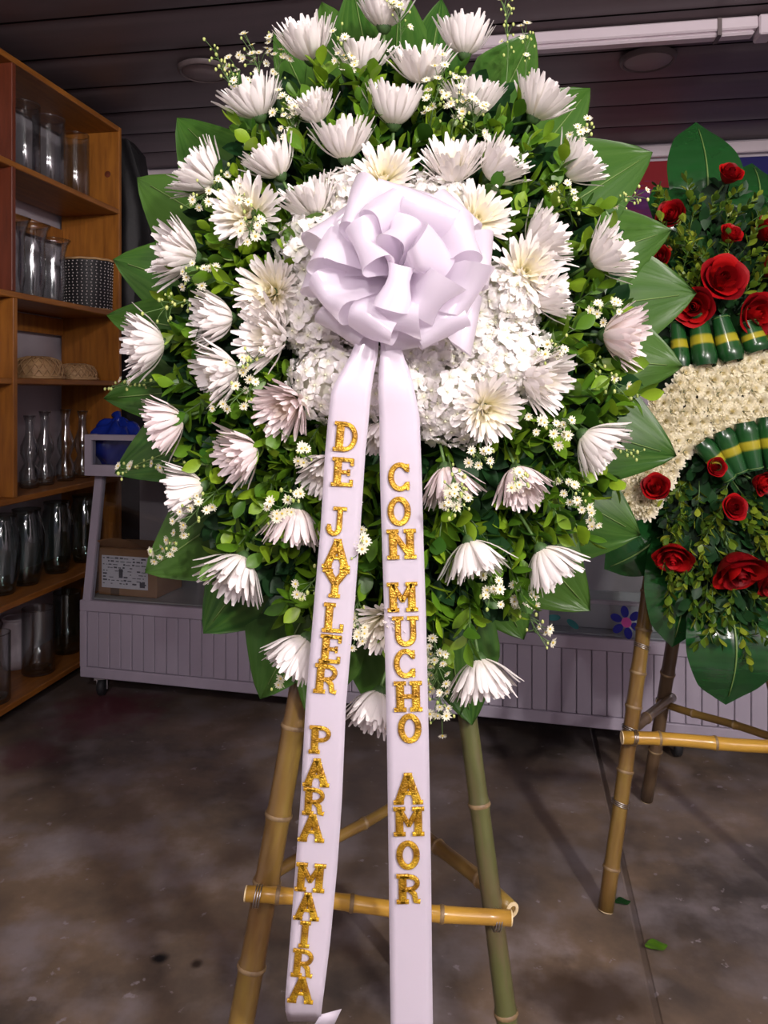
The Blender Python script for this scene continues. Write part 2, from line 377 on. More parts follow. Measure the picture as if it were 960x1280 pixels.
# ------------------------------------------------------------------ wooden shelf unit along the left wall
SZ = [.07, .453, .848, 1.304, 1.633, 2.128, 2.526]
su = empty('shelf_unit', mat=ROOM, label='tall honey coloured wooden shelf unit along the left wall', cat='shelf')
for i, z in enumerate(SZ):
    t = .024; y0 = -2.2
    obj('shelf_board', box(-.305, 0, y0, -.021, z-t, z, .003), MAT['wood'], su, False)
obj('end_panel', box(-.305, 0, -.02, .004, 0, SZ[-1], .003), MAT['wood_up'], su, False)
obj('divider', box(-.30, -.002, -.83, -.806, SZ[4]+.001, SZ[-1]-.025, .002), MAT['wood_red'], su, False)
obj('divider', box(-.30, .004, -.83, -.804, SZ[2]+.001, SZ[4]-.025, .002), MAT['wood_up'], su, False)
obj('divider', box(-.30, -.002, -1.75, -1.726, SZ[2]+.001, SZ[-1]-.025, .002), MAT['wood_up'], su, False)
obj('end_panel', box(-.305, 0, -2.224, -2.20, 0, SZ[-1], .003), MAT['wood_up'], su, False)
obj('back_rail', box(-.304, -.292, -.80, -.022, SZ[5]-.16, SZ[5]-.09, .002), MAT['wood_up'], su, False)
obj('back_rail', box(-.304, -.292, -.80, -.022, SZ[4]-.11, SZ[4]-.03, .002), MAT['wood_up'], su, False)
obj('knot', lathe([(.0005,.0015),(.012,.0012),(.016,0)], 12), MAT['wood_red'], su, True, Matrix.Translation((-.06,-.0205,2.30)) @ Matrix.Rotation(PI/2,4,'X'))
def shelf_at(px, u):                  # v on the shelf line u that is seen in column px
    r = (px-480)/F; p0 = ROOM @ Vector((u,0,0))
    return (r*p0.y-p0.x)/(VA.x-r*VA.y)
def on_shelf(name, px, z, u, label, cat, group=None):
    v = shelf_at(px, u); return empty(name, mat=ROOM @ Matrix.Translation((u, v, z+.001)), label=label, cat=cat, group=group)
def shell(prof, th=.004):             # hollow glass: outside profile up, inside profile down
    ins = [(max(r-th, .0006), max(z, prof[0][1]+th*2.2)) for r, z in reversed(prof) if r > th*1.2]
    return lathe([(.0006, prof[0][1])]+list(prof)+ins+[(.0006, ins[-1][1])], 28)
def cyl(r, h): return [(r*.92,0),(r,.006),(r,h*.5),(r,h-.004),(r*.99,h)]
def flare(r, h): return [(r*.62,0),(r*.66,.01),(r*.72,h*.15),(r*.86,h*.35),(r*.80,h*.6),(r*.78,h*.78),(r*.95,h*.93),(r*1.12,h)]
def bottle(r, h): return [(r*.85,0),(r,.008),(r,h*.22),(r*.55,h*.34),(r*.92,h*.48),(r*.9,h*.58),(r*.45,h*.74),(r*.42,h*.9),(r*.62,h)]
def jar(r, h): return [(r*.62,0),(r*.68,.008),(r*.86,h*.2),(r*1.0,h*.5),(r*1.0,h*.66),(r*.84,h*.84),(r*.72,h*.92),(r*.78,h)]
def vase(px, shelf, u, prof, label, m='glass', base=None, group=None):
    t = on_shelf('glass_vase', px, SZ[shelf], u, label, 'vase', group)
    obj('vessel', shell(prof), MAT[m], t)
    r = prof[-1][0]; h = prof[-1][1]
    obj('rim', lathe([(r-.003,h),(r-.003,h+.002),(r,h+.003),(r+.001,h+.001),(r-.001,h-.001),(r-.003,h)], 28), MAT[m], t)
    rb_ = prof[0][0]; obj('thick_base', lathe([(.0006,.0092),(rb_*.5,.010),(rb_*.93,.016),(rb_*.93,.0215),(rb_*.5,.020),(.0006,.019)], 24), MAT['glass_base'], t)
    return t
G1 = 'cylinder vases on the top shelf'
L1 = 'tall clear glass cylinder vase on the top wooden shelf'
vase(30, 5, -.15, cyl(.064,.325), L1, group=G1); vase(61, 5, -.15, cyl(.068,.325), L1, group=G1); vase(94, 5, -.15, cyl(.062,.32), L1, group=G1)
vase(125, 5, -.15, cyl(.052,.30), 'narrower clear cylinder vase on the top shelf against the end panel', group=None)
L2 = 'flared clear glass urn vase on the shelf beside the black basket'
for px in (14, 40, 66): vase(px, 4, -.15, flare(.066,.325 if px < 60 else .29), L2, group='flared urns beside the black basket')
# black dotted basket
t = on_shelf('dotted_basket', 110, SZ[4], -.14, 'black woven oval basket with rows of white dots and straw rims', 'basket')
SQ = Matrix.Diagonal((1.0,1.0,1,1))
pr = [(.0006,0),(.108,0),(.112,.01),(.118,.23),(.122,.24),(.116,.24),(.110,.02),(.0006,.014)]
obj('body', lathe(pr, 30), MAT['black_weave'], t)
dots = []
for c in range(34):
    for r in range(16):
        a = 2*PI*c/34+(r%2)*.03; rr = .1125+.006*(r/15); dots.append(sphere((rr*cos(a), rr*sin(a), .014+r*.0142), .0032, 5, 3))
tagp(obj('dots', join(*dots), MAT['white_dot'], t), 'rows of small white dots', kind='stuff')
for z, rr in ((.004,.113),(.238,.1225)):
    obj('rim', tube([(rr*cos(2*PI*k/24), rr*sin(2*PI*k/24), z+.002*(k%2)) for k in range(25)], .0055, 6, False), MAT['straw'], t)
# two upturned straw baskets
for px, r, h, lab in ((47,.105,.095,'larger upturned straw basket with open diagonal weave on the shelf'), (95,.092,.075,'smaller upturned straw basket on the shelf beside the end panel')):
    t = on_shelf('straw_basket', px, SZ[3], -.15, lab, 'basket')
    prof = [(r,.004),(r*1.02,.015),(r*.98,h*.55),(r*.82,h*.88),(r*.45,h),(.0006,h*1.02)]
    obj('lining', lathe([(a*.955, z*.955) for a, z in prof], 26), MAT['straw'], t)
    def pz(s):
        i = min(int(s*5), 4); f = s*5-i; return prof[i][0]*(1-f)+prof[i+1][0]*f, prof[i][1]*(1-f)+prof[i+1][1]*f
    st = []
    for k in range(20):
        for dr in (-1,1):
            pts = []
            for j in range(9):
                a, z = pz(.05+.85*j/8); th = 2*PI*k/20+dr*.9*j/8; pts.append((a*1.01*cos(th), a*1.01*sin(th), z))
            st.append(tube(pts, .0036, 4, False))
    tagp(obj('weave', join(*st), MAT['straw'], t), 'diagonal woven strands', kind='stuff')
    obj('brim', tube([((r+.006)*cos(2*PI*k/28), (r+.006)*sin(2*PI*k/28), .006) for k in range(29)], .006, 6, False), MAT['straw'], t)
L3 = 'slim clear glass bottle vase with pinched waist on the middle shelf'
for px, h in ((37,.30),(56,.315),(82,.32),(103,.31),(122,.31)): vase(px, 2, -.13, bottle(.040,h), L3, 'glass', group='bottle vases on the middle shelf')
L4 = 'large rounded smoky glass jar on the low shelf'
for px in (2, 33, 71, 106): vase(px, 1, -.12, jar(.072,.31), L4, 'glass_smoke', group='rounded jars on the low shelf')
vase(48, 0, -.10, cyl(.066,.27), 'wide clear cylinder vase on the bottom shelf', 'glass')
vase(84, 0, -.13, cyl(.060,.27), 'smoky cylinder vase on the bottom shelf next to the display case', 'glass_smoke')
vase(-8, 0, -.08, cyl(.06,.26), 'cut glass cylinder vase at the near end of the bottom shelf', 'glass')
t = on_shelf('ceramic_pot', 20, SZ[0], -.235, 'white round ceramic pot behind the glass on the bottom shelf', 'pot')
obj('pot_body', lathe([(.0006,0),(.05,0),(.066,.05),(.064,.14),(.05,.19),(.055,.21),(.046,.21),(.05,.15),(.0006,.02)], 24), MAT['white_pot'], t)
obj('pot_lip', tube([(.052*cos(2*PI*k/20), .052*sin(2*PI*k/20), .21) for k in range(21)], .005, 6, False), MAT['white_pot'], t)
# black covered panel standing between the shelf unit and the back wall
def drape(s, tt):
    a = s*2*PI; return None
t = empty('covered_board', mat=ROOM @ Matrix.Translation((-.10, .16, 0)), label='tall black cloth covered board standing behind the shelf unit', cat='board')
out = [(-.18,0),(.20,0),(.17,1.9),(.145,2.20),(.10,2.46),(.04,2.53),(-.18,2.55)]
n = len(out); vs = [(x, 0, z) for x, z in out]+[(x, .09, z) for x, z in out]
obj('board', (vs, [tuple(range(n)), tuple(reversed(range(n,2*n)))]+[(i, i+n, (i+1)%n+n, (i+1)%n) for i in range(n)]), MAT['black_cloth'], t, False)
def fold(s, tt):
    z = 2.56-1.0*tt; x = -.19+.36*s*(1 if tt > .35 else .72+.8*tt); return Vector((x, -.012-.014*sin(9*s+4*tt)-.01*sin(21*s), z-.05*s*(1-tt)))
obj('cloth', grid(fold, 18, 8), MAT['black_cloth'], t)

# ------------------------------------------------------------------ glass display case on casters
CY = math.radians(14); CX = Vector((cos(CY), -sin(CY), 0)); CYV = Vector((sin(CY), cos(CY), 0))
c0 = P(100, 847, 3.20); CASE = frame((c0.x, c0.y, 0), CX, CYV, Vector((0,0,1)))
LC, DC, ZB, ZT, ZG, ZH = 2.75, .46, .088, .402, .906, 1.075
dc = empty('display_case', mat=CASE, label='lilac grey aluminium and glass display case on casters', cat='display case')
A = MAT['alu']
obj('base_frame', join(box(0,LC,.012,DC,ZB,ZB+.03), box(0,LC,.03,DC,ZB+.02,ZT-.01)), A, dc, False)
obj('bottom_rail', box(0,LC,-.002,.03,ZB,ZB+.042,.003), A, dc, False)
obj('top_rail', box(0,LC,-.004,.03,ZT-.044,ZT,.003), A, dc, False)
obj('corner_post', box(0,.03,-.003,.03,ZB+.042,ZT-.044,.002), A, dc, False)
slat = mkmesh('slat', *box(-.0243,.0243,.004,.022,ZB+.043,ZT-.045,.0025), A, False)
ns = int((LC-.03)/.051)
for i in range(ns): put('slat', slat, dc, Matrix.Translation((.03+.051*(i+.5), random.uniform(-.001,.001), 0)))
obj('case_floor', box(.01,LC-.01,.03,DC-.01,ZT-.008,ZT+.004), MAT['tray'], dc, False)
obj('back_panel', box(.0,LC,DC-.012,DC,ZT,ZH), MAT['alu_dark'], dc, False)
SL = .085                              # the glass front leans back by this much
def lean(x0, x1, w, t):                # sloped bar
    v = [(x,y+(SL if z == ZG else 0),z) for z in (ZT-.002,ZG) for y in (0,t) for x in (x0,x1)]
    return v, [(0,2,3,1),(4,5,7,6),(0,1,5,4),(2,6,7,3),(0,4,6,2),(1,3,7,5)]
for x in (.012, .92, 1.84, LC-.045): obj('glazing_post', lean(x, x+.034, 0, .03), A, dc, False)
for xa, xb in ((.046,.92),(.954,1.84),(1.874,LC-.045)):
    v = [(xa,.012,ZT),(xb,.012,ZT),(xb,.012+SL,ZG),(xa,.012+SL,ZG)]; v += [(a,b+.005,c) for a,b,c in v]
    obj('glass_pane', (v, [(0,1,2,3),(7,6,5,4),(0,4,5,1),(1,5,6,2),(2,6,7,3),(3,7,4,0)]), MAT['pane'], dc, False)
YH = .03
hf = obj('header_frame', join(box(0,LC,YH,YH+.03,ZG,ZG+.045), box(0,LC,YH,YH+.03,ZH-.022,ZH), box(0,.032,YH,YH+.03,ZG+.045,ZH-.022), box(LC-.03,LC,YH,YH+.03,ZG+.045,ZH-.022),
     box(0,LC,YH+.03,DC,ZG,ZG+.012), box(0,.012,YH+.03,DC,ZG+.012,ZH)), A, dc, False)
obj('header_pane', box(.033,LC-.031,YH+.008,YH+.013,ZG+.046,ZH-.023), MAT['pane'], dc, False)
cast = lathe([(.0006,-.014),(.030,-.014),(.036,-.010),(.037,0),(.036,.010),(.030,.014),(.0006,.014)], 20)
cwheel = mkmesh('wheel', *xf(cast, Matrix.Translation((0,0,.038)) @ Matrix.Rotation(PI/2,4,'Y') @ Matrix.Rotation(.3,4,'X')), MAT['rubber_black'])
cfork = mkmesh('fork', *join(box(-.022,-.017,-.016,.016,.03,.075), box(.017,.022,-.016,.016,.03,.075), box(-.03,.03,-.03,.03,.074,.088)), MAT['steel'], False)
for x, y in ((.07,.05),(LC-.45,.05),(.07,DC-.06),(LC-.45,DC-.06)):
    c = put('caster', cfork, dc, Matrix.Translation((x,y,0)) @ Matrix.Rotation(.5,4,'Z')); put('wheel', cwheel, c)
# grey tray inside, stickers on the glass
def case_at(px, y): # local x seen in column px on the line y
    r = (px-480)/F; p0 = CASE @ Vector((0,y,0)); return (r*p0.y-p0.x)/(CX.x-r*CX.y)
xa = case_at(640,.05)
tr = empty('trough', mat=CASE @ Matrix.Translation((xa, .09, ZT+.006)), label='long grey trough standing inside the display case', cat='trough')
obj('trough_front', box(0,LC-xa-.1,0,.012,0,.088,.002), MAT['tray'], tr, False)
obj('trough_back', box(0,LC-xa-.1,.19,.20,0,.088,.002), MAT['tray'], tr, False)
obj('trough_floor', box(0,LC-xa-.1,.012,.19,0,.01), MAT['tray'], tr, False)
obj('trough_lip', box(-.004,LC-xa-.098,-.008,.016,.088,.100,.002), MAT['lampshell'], tr, False)
obj('trough_end', box(0,.01,.012,.19,.01,.088), MAT['tray'], tr, False)
def glass_pt(px, py):                  # point on the sloped pane seen at a pixel
    x = .0
    y = .012
    for _ in range(6):
        x = case_at(px, y); w = CASE @ Vector((x,y,0)); z = CH+(HOR-py)/F*w.y; y = .010+SL*(z-ZT)/(ZG-ZT)
    return Vector((x, y, z))
def sticker_frame(px, py):
    p = glass_pt(px, py); nrm = Vector((0, -(ZG-ZT), -SL)).normalized()*-1
    nrm = Vector((0, -(ZG-ZT), SL)).normalized(); up = Vector((0, SL, ZG-ZT)).normalized(); return CASE @ frame(p+nrm*.0012, Vector((1,0,0)), up, nrm)
def disc(cx, cy, rx, ry, ang=0, z=0, n=16):
    v = [(cx+rx*cos(a)*cos(ang)-ry*sin(a)*sin(ang), cy+rx*cos(a)*sin(ang)+ry*sin(a)*cos(ang), zz) for zz in (z-.0006, z+.0006) for a in [2*PI*k/n for k in range(n)]]
    return v, [tuple(reversed(range(n))), tuple(range(n,2*n))]+[(k,(k+1)%n,n+(k+1)%n,n+k) for k in range(n)]
t = empty('flower_sticker', mat=sticker_frame(783,778), label='blue six petal flower sticker with pink center on the glass', cat='sticker')
for k in range(6):
    a = PI/6+k*PI/3+.15; obj('petal', disc(.036*cos(a), .036*sin(a), .020, .0135, a), MAT['blue_s'], t, False)
obj('center', disc(0,0,.017,.017,0,.0014), MAT['pink_s'], t, False)
for px, py, an in ((692,772,.1),(716,780,-.6)):
    t = empty('leaf_sticker', mat=sticker_frame(px,py), label='small teal leaf sticker on the display case glass', cat='sticker', group='teal leaf stickers on the glass')
    obj('leaf', disc(0,0,.024,.011,an), MAT['teal_s'], t, False)
# cardboard box in the case
xb = case_at(122,.07); t = empty('cardboard_box', mat=CASE @ Matrix.Translation((xb,.075,ZT+.006)) @ Matrix.Rotation(-.03,4,'Z'), label='brown cardboard box with a white shipping label inside the display case', cat='box')
obj('carton', box(0,.275,0,.20,0,.195,.004), MAT['cardboard'], t, False)
def flap(s, tt): return Vector((.003+.27*s, .02-.05*tt+.02*sin(3*s)*tt, .196+.03*tt*(1+.5*sin(5*s))))
obj('flap', grid(flap, 8, 3), MAT['cardboard'], t)
obj('tape_strip', box(.06,.10,-.0012,0,.0,.05), MAT['tape'], t, False)
lb = obj('shipping_label', box(.018,.235,-.002,-.0006,.032,.165), MAT['paper'], t, False)
rb = random.Random(3); bars = []
for r in range(9):
    x = .024; z = .156-.013*r
    while x < .225:
        w = rb.uniform(.004,.022)
        if rb.random() < .7: bars.append(box(x, min(x+w,.23), -.0027, -.0021, z-.003, z+rb.choice((.0,.001,.003))))
        x += w+rb.uniform(.003,.010)
bars += [box(.10,.118,-.0027,-.0021,.075,.112), box(.198,.222,-.0027,-.0021,.040,.062)]
tagp(obj('print', join(*bars), MAT['ink'], lb, False), 'rows of tiny dark print', kind='stuff')
t = empty('blue_bundle', mat=CASE @ Matrix.Translation((case_at(146,.18),.18,ZG+.014)), label='crumpled shiny blue plastic bundle on the display case', cat='bag')
def blob(s, tt):
    a = 2*PI*s; ph = PI*tt*.97+.03; r = .105*(1+.10*sin(5*a+3*ph)+.07*sin(9*a-5*ph)); return Vector((r*1.15*sin(ph)*cos(a), r*.9*sin(ph)*sin(a), .105-r*cos(ph)))
obj('bag_body', grid(blob, 40, 18), MAT['blue'], t)
obj('bag_knot', tube([(0,0,.19),(.01,.0,.21),(-.01,.01,.235)], [.02,.012,.022], 8), MAT['blue'], t)

# ------------------------------------------------------------------ flower part meshes
def setattr_f(me, vals):
    a = me.attributes.new('cream', 'FLOAT', 'POINT'); a.data.foreach_set('value', vals)
def set_blade(me, uv):
    a = me.attributes.new('blade', 'FLOAT_VECTOR', 'POINT'); a.data.foreach_set('vector', [c for p in uv for c in p])
def strap_petals(rng, layers, wmax=.0075, ns=6):
    V, Fc, C = [], [], []
    for (n, L, th0, th1, cream, r0) in layers:
        off = rng.random()*6
        for k in range(n):
            if rng.random() < .04: continue
            az = 2*PI*(k+rng.uniform(-.32,.32))/n+off; l = L*rng.uniform(.82,1.08); a0 = th0*rng.uniform(.9,1.06); a1 = th1*rng.uniform(.70,1.25)+rng.uniform(-.04,.05)
            w = wmax*rng.uniform(.82,1.12); tw = rng.uniform(-.25,.25)
            er = Vector((cos(az), sin(az), 0)); et = Vector((-sin(az), cos(az), 0)); p = er*r0+Vector((0,0,.004)); b0 = len(V)
            for i in range(ns+1):
                s = i/ns; th = a0+(a1-a0)*min(1, s*1.5)
                d = er*sin(th)+Vector((0,0,cos(th))); nn = er*-cos(th)+Vector((0,0,sin(th)))
                if i: p = p+d*(l/ns)
                ww = w*(.42+.58*sin(PI*min(1, s*1.05)**.8*.62)) if s < .93 else w*.38
                e = (et*cos(tw*s)+nn*sin(tw*s))*ww*.5
                V += [p-e+nn*ww*.18, p, p+e+nn*ww*.18]; C += [max(0, cream-s*.55-.0) if cream < 1 else max(.25, 1-s*.6)]*3
            for i in range(ns):
                a = b0+i*3; Fc += [(a,a+1,a+4,a+3),(a+1,a+2,a+5,a+4)]
    return V, Fc, C
def mum_mesh(seed, op):
    rng = random.Random(seed)
    cb = .25 if op > 1 else 0
    lay = [(20,.068,1.25,.42+.50*op,.22+cb*.4,.009),(19,.069,1.05,.34+.46*op,.25+cb*.6,.008),(17,.067,.82,.26+.40*op,.32+cb,.006),(14,.061,.58,.18+.30*op,.45+cb,.005),(10,.048,.36,.12+.14*op,.65,.004),(9,.028,.3,.05,1,.002)]
    V, Fc, C = strap_petals(rng, lay, .0098); me = mkmesh('petals', V, Fc, MAT['petal']); setattr_f(me, C); return me
MUM = {k: [mum_mesh(11*j+int(k*10), k) for j in range(3)] for k in (.15,.45,1.25)}
me_calyx = mkmesh('calyx', *lathe([(.0006,-.006),(.006,-.005),(.0105,.001),(.0125,.007),(.011,.010),(.004,.008)], 12), MAT['calyx'])
me_stem = mkmesh('stem', *tube(bez((0,0,-.003),(.0,0,-.06),(.055,0,-.10),6), .0026, 6), MAT['stem'])
def leaf_mesh(name, L, W, m, seed, shape=1.0, tipw=.0):
    rng = random.Random(seed); cv = rng.uniform(-.25,.35); fd = rng.uniform(.1,.35)
    def fn(s, t):
        w = W*(sin(PI*(s**shape))**.8 if 0 < s < 1 else 0)*.5+.0004; x = (2*t-1)*w
        return Vector((x, s*L*cos(cv*s), fd*abs(x)+L*cv*s*s*.6))
    return mkmesh(name, *grid(fn, 6, 2), m)
LEAF = [leaf_mesh('leaf', .041, .0235, MAT['sprig'], j, 1.15) for j in range(4)]
LEAF2 = [leaf_mesh('leaf', .030, .017, MAT['sprig2'], 20+j, 1.2) for j in range(4)]
def sprig_proto(seed, n, L, leaves, smat):
    rng = random.Random(seed); bend = rng.uniform(-.02,.02)
    pts = [Vector((bend*s*s, .012*sin(2*s), L*s)) for s in [i/6 for i in range(7)]]
    stem = mkmesh('stem', *tube(pts, [.0019*(1-.6*i/6) for i in range(7)], 5), smat); ms = []
    for k in range(n):
        s = .25+.75*k/(n-1); i = min(int(s*6), 5); f = s*6-i; p = pts[i].lerp(pts[i+1], f)
        az = k*2.4+rng.uniform(-.4,.4) if k < n-1 else 0; el = rng.uniform(.55,1.05) if k < n-1 else .15
        d = Vector((sin(el)*cos(az), sin(el)*sin(az), cos(el))); X = d.cross(Vector((0,0,1))).normalized(); ms.append((frame(p, X, d, X.cross(d), rng.uniform(.75,1.15)), leaves[rng.randrange(len(leaves))]))
    return stem, ms
SPRIG = [sprig_proto(s, n, L, LEAF, MAT['stem']) for s, n, L in ((1,9,.085),(2,8,.075),(3,10,.095),(4,7,.07))]
SPRIG2 = [sprig_proto(s+30, n, L, LEAF2, MAT['stem']) for s, n, L in ((1,11,.11),(2,9,.09),(3,12,.13))]
def sprig(proto, M, label, group):
    t = empty('leafy_sprig', mat=M, label=label, cat='foliage', group=group); put('stem', proto[0], t)
    for m, me in proto[1]: put('leaf', me, t, m)
    return t

# ------------------------------------------------------------------ large wreath: its easel plane and dome
def E(py): return 1.425/(1-.17*(HOR-py)/F)
def surf(px, py):
    r2 = ((px-495)/335)**2+((py-440)/435)**2; return E(py)-.035-.14*sqrt(max(0, 1-r2))
def W(px, py, h=0): return P(px, py, surf(px, py)-h)
# moss covered foam base
rt = empty('wreath_base', P(495,440,E(440)-.04), label='dark moss covered foam mound that carries the white funeral wreath', cat='wreath base')
def mound(s, t):
    a = 2*PI*t; r = .80*s; return W(495+335*r*cos(a), 440+435*r*sin(a), -.022)
wobj('mound', grid(mound, 10, 40), MAT['moss'], rt)
def backd(s, t):
    a = 2*PI*t; r = .80*s; p = (495+335*r*cos(a), 440+435*r*sin(a)); return P(*p, E(p[1])-.012)
wobj('backing_disc', grid(backd, 4, 40), MAT['moss'], rt)
def sector(px, py):
    a = math.degrees(math.atan2(440-py, px-495))
    return ('toward the rose wreath' if -40 < a <= 35 else 'above the bow, under the ceiling' if 35 < a <= 140 else 'below the bow, over the bamboo legs' if -140 < a <= -40 else 'toward the wooden shelves')
# thick dark foliage underneath: nobody could count it
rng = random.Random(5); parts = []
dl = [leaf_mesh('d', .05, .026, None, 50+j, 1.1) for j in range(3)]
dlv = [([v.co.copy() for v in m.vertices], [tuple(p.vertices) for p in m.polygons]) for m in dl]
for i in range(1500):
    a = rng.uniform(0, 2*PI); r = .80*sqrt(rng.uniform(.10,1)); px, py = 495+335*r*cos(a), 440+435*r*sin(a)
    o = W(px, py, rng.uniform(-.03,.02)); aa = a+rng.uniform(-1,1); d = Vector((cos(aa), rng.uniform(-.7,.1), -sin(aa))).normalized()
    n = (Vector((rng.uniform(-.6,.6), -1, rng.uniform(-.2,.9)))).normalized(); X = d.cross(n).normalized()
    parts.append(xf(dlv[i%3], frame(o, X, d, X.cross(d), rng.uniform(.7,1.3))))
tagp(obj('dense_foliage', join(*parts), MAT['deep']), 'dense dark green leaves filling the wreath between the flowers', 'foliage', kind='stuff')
# broad leaves around the rim: tip x, tip y, width px, length px, taper left, taper right, bend
BL = [(402,2,100,190,.5,.35,0),(343,36,70,170,.5,.4,-.05),(440,-22,90,190,.4,.4,0),(552,-2,80,180,.45,.4,.05),(500,-20,90,180,.4,.4,0),(668,40,100,190,.30,.5,.03),
      (738,110,95,190,.22,.5,.0),(816,190,125,210,.30,.55,.02),(840,287,120,200,.35,.5,0),(871,366,140,230,.30,.42,0),(854,458,120,210,.30,.45,.0),(846,570,130,215,.35,.40,0),
      (801,669,130,220,.45,.22,.0),(738,764,120,210,.50,.30,0),(655,800,110,190,.4,.4,0),(590,907,105,210,.4,.4,0),(495,930,120,210,.5,.5,0),(385,897,90,180,.4,.4,0),
      (325,874,125,215,.45,.35,0),(254,792,125,205,.30,.50,0),(181,716,130,210,.35,.5,0),(143,592,130,210,.6,.45,0),(129,498,100,190,.5,.45,0),(133,394,100,190,.45,.5,0),
      (141,324,120,200,.45,.40,0),(171,222,120,200,.32,.5,0),(221,147,110,200,.30,.5,0),(287,88,80,180,.5,.5,0),(575,895,90,200,.5,.5,.1)]
rng = random.Random(21)
for i, (tx, ty, wd, ln, ta, tb, bend) in enumerate(BL):
    dx, dy = tx-495, ty-440; a = math.atan2(dy*335/435*1.1, dx)+rng.uniform(-.06,.06)+bend
    bx, by = tx-cos(a)*ln, ty-sin(a)*ln
    fan = rng.uniform(.05,.11)*(1 if i%2 else .6); wave = rng.uniform(.3,1); ph = rng.uniform(0,6); cup = rng.uniform(.05,.22)
    dd = .004*(i%3)
    px_, py_ = -sin(a), cos(a)
    def fn(s, t):
        w1 = min(1, (s*2.3)**.7+.12, )
        side = 2*t-1; tp = tb if side > 0 else ta
        ww = wd*.5*min(w1, max(0, (1-s)/tp)**.80 if s > 1-tp else 1)
        x = bx+cos(a)*ln*s+px_*side*ww; y = by+sin(a)*ln*s+py_*side*ww
        dep = E(y)-.030-dd-.045*(1-s)+cup*.06*(abs(side))*(ww/(wd*.5))+.006*wave*sin(7*s+ph+2*side)-.002*sin(side*18)
        return P(x, y, dep)
    t = empty('broad_leaf', fn(0,.5), label='broad ribbed green leaf on the white wreath rim, '+sector(tx,ty), cat='leaf', group='rim leaves '+sector(tx,ty))
    o = wobj('blade', grid(fn, 16, 12), MAT['blade'], t); set_blade(o.data, [(s/16, j/12, i*3.7) for s in range(17) for j in range(13)])
    wobj('midrib', tube([fn(s/10,.5)+Vector((0,-.0015,0)) for s in range(10)], [.0022*(1-.07*s) for s in range(10)], 5), MAT['midrib'], t)

# ------------------------------------------------------------------ white spider chrysanthemums: base x,y  tip x,y
MUMS = [(326,150,308,102),(272,233,228,200),(352,223,328,177),(314,272,306,266),(390,78,378,36),(452,97,452,46),(480,38,480,-14),(527,108,525,62),(492,160,495,110),(432,202,426,152),
        (399,154,382,116),(480,228,480,212),(396,272,376,228),(580,72,583,20),(590,150,592,100),(665,151,690,100),(566,228,562,190),(608,224,640,196),(705,223,742,192),(592,280,604,268),
        (658,312,698,288),(652,343,660,338),(666,378,710,362),(738,330,776,308),(752,419,797,424),(655,470,694,482),(726,541,763,574),(603,508,618,520),(556,582,565,630),(644,584,654,624),
        (585,673,599,722),(674,683,700,728),(598,820,606,868),(475,862,458,904),(386,795,358,836),(306,694,286,734),(372,632,364,682),(247,322,203,315),(292,398,247,399),(208,428,162,434),
        (345,366,326,364),(354,424,318,420),(299,460,254,474),(231,521,183,537),(257,606,205,620),(322,560,282,576),(372,500,346,520),(412,574,394,610),(478,528,470,574),(482,768,472,796)]
PINK_LIT = {28, 29, 36, 45, 46, 24, 43}  # pink cast of the purple light, multiplied into these petals' colour
rng = random.Random(9); mum_mid = []
LBL = {'front': ('white spider chrysanthemum facing outward beside the hydrangeas, creamy center showing', 'outward facing chrysanthemums around the hydrangeas'),
       'up': ('white spider chrysanthemum with petals fanning upward, above the white bow', 'upward chrysanthemums above the bow'),
       'down': ('white spider chrysanthemum drooping with petals downward, below the hydrangeas', 'drooping chrysanthemums below the hydrangeas'),
       'left': ('white spider chrysanthemum with petals fanning sideways toward the wooden shelves', 'chrysanthemums fanning toward the shelves'),
       'right': ('white spider chrysanthemum with petals fanning sideways toward the red rose wreath', 'chrysanthemums fanning toward the rose wreath')}
OWN = {6: 'topmost white chrysanthemum of the large wreath, pointing at the ceiling', 10: 'small half closed white chrysanthemum between larger ones above the bow', 14: 'white chrysanthemum with a spray of asters hanging across its petals, above the bow',
       11: 'white chrysanthemum touching the top of the bow, cream center showing', 4: 'white chrysanthemum half hidden by leaves near the ceiling downlight over the shelves', 13: 'white chrysanthemum right under the ceiling batten lamp', 46: 'large pink-lit white chrysanthemum beside the ribbon letter D, petals spread wide',
       28: 'pink-lit white chrysanthemum smothered in tiny asters, beside the ribbon letters CON', 29: 'pink-lit white chrysanthemum with a few asters on it, below the hydrangeas', 32: 'lowest white chrysanthemum over the green bamboo leg', 33: 'white chrysanthemum hanging lowest between the ribbon tails, partly behind MUCHO',
       34: 'white chrysanthemum peeking out from behind the ribbon beside JAYLER', 35: 'drooping white chrysanthemum above the display case top rail', 36: 'pink-lit white chrysanthemum drooping beside the ribbon letter J', 47: 'small white chrysanthemum mostly hidden by the ribbon tail under DE',
       48: 'white chrysanthemum squeezed between both ribbon tails beside the letter C', 49: 'small white chrysanthemum behind the ribbon letters MU', 24: 'pink-lit white chrysanthemum in front of broad leaves beside the rose wreath rolls', 27: 'white chrysanthemum on the underside of the hydrangeas, center turned outward',
       39: 'white chrysanthemum nearest the straw baskets, petals sideways', 3: 'wide open white chrysanthemum crossed by thin aster stems, cream center', 43: 'pink-lit white chrysanthemum beside the blue bundle on the display case', 16: 'white chrysanthemum opening upward just over the bow loops'}
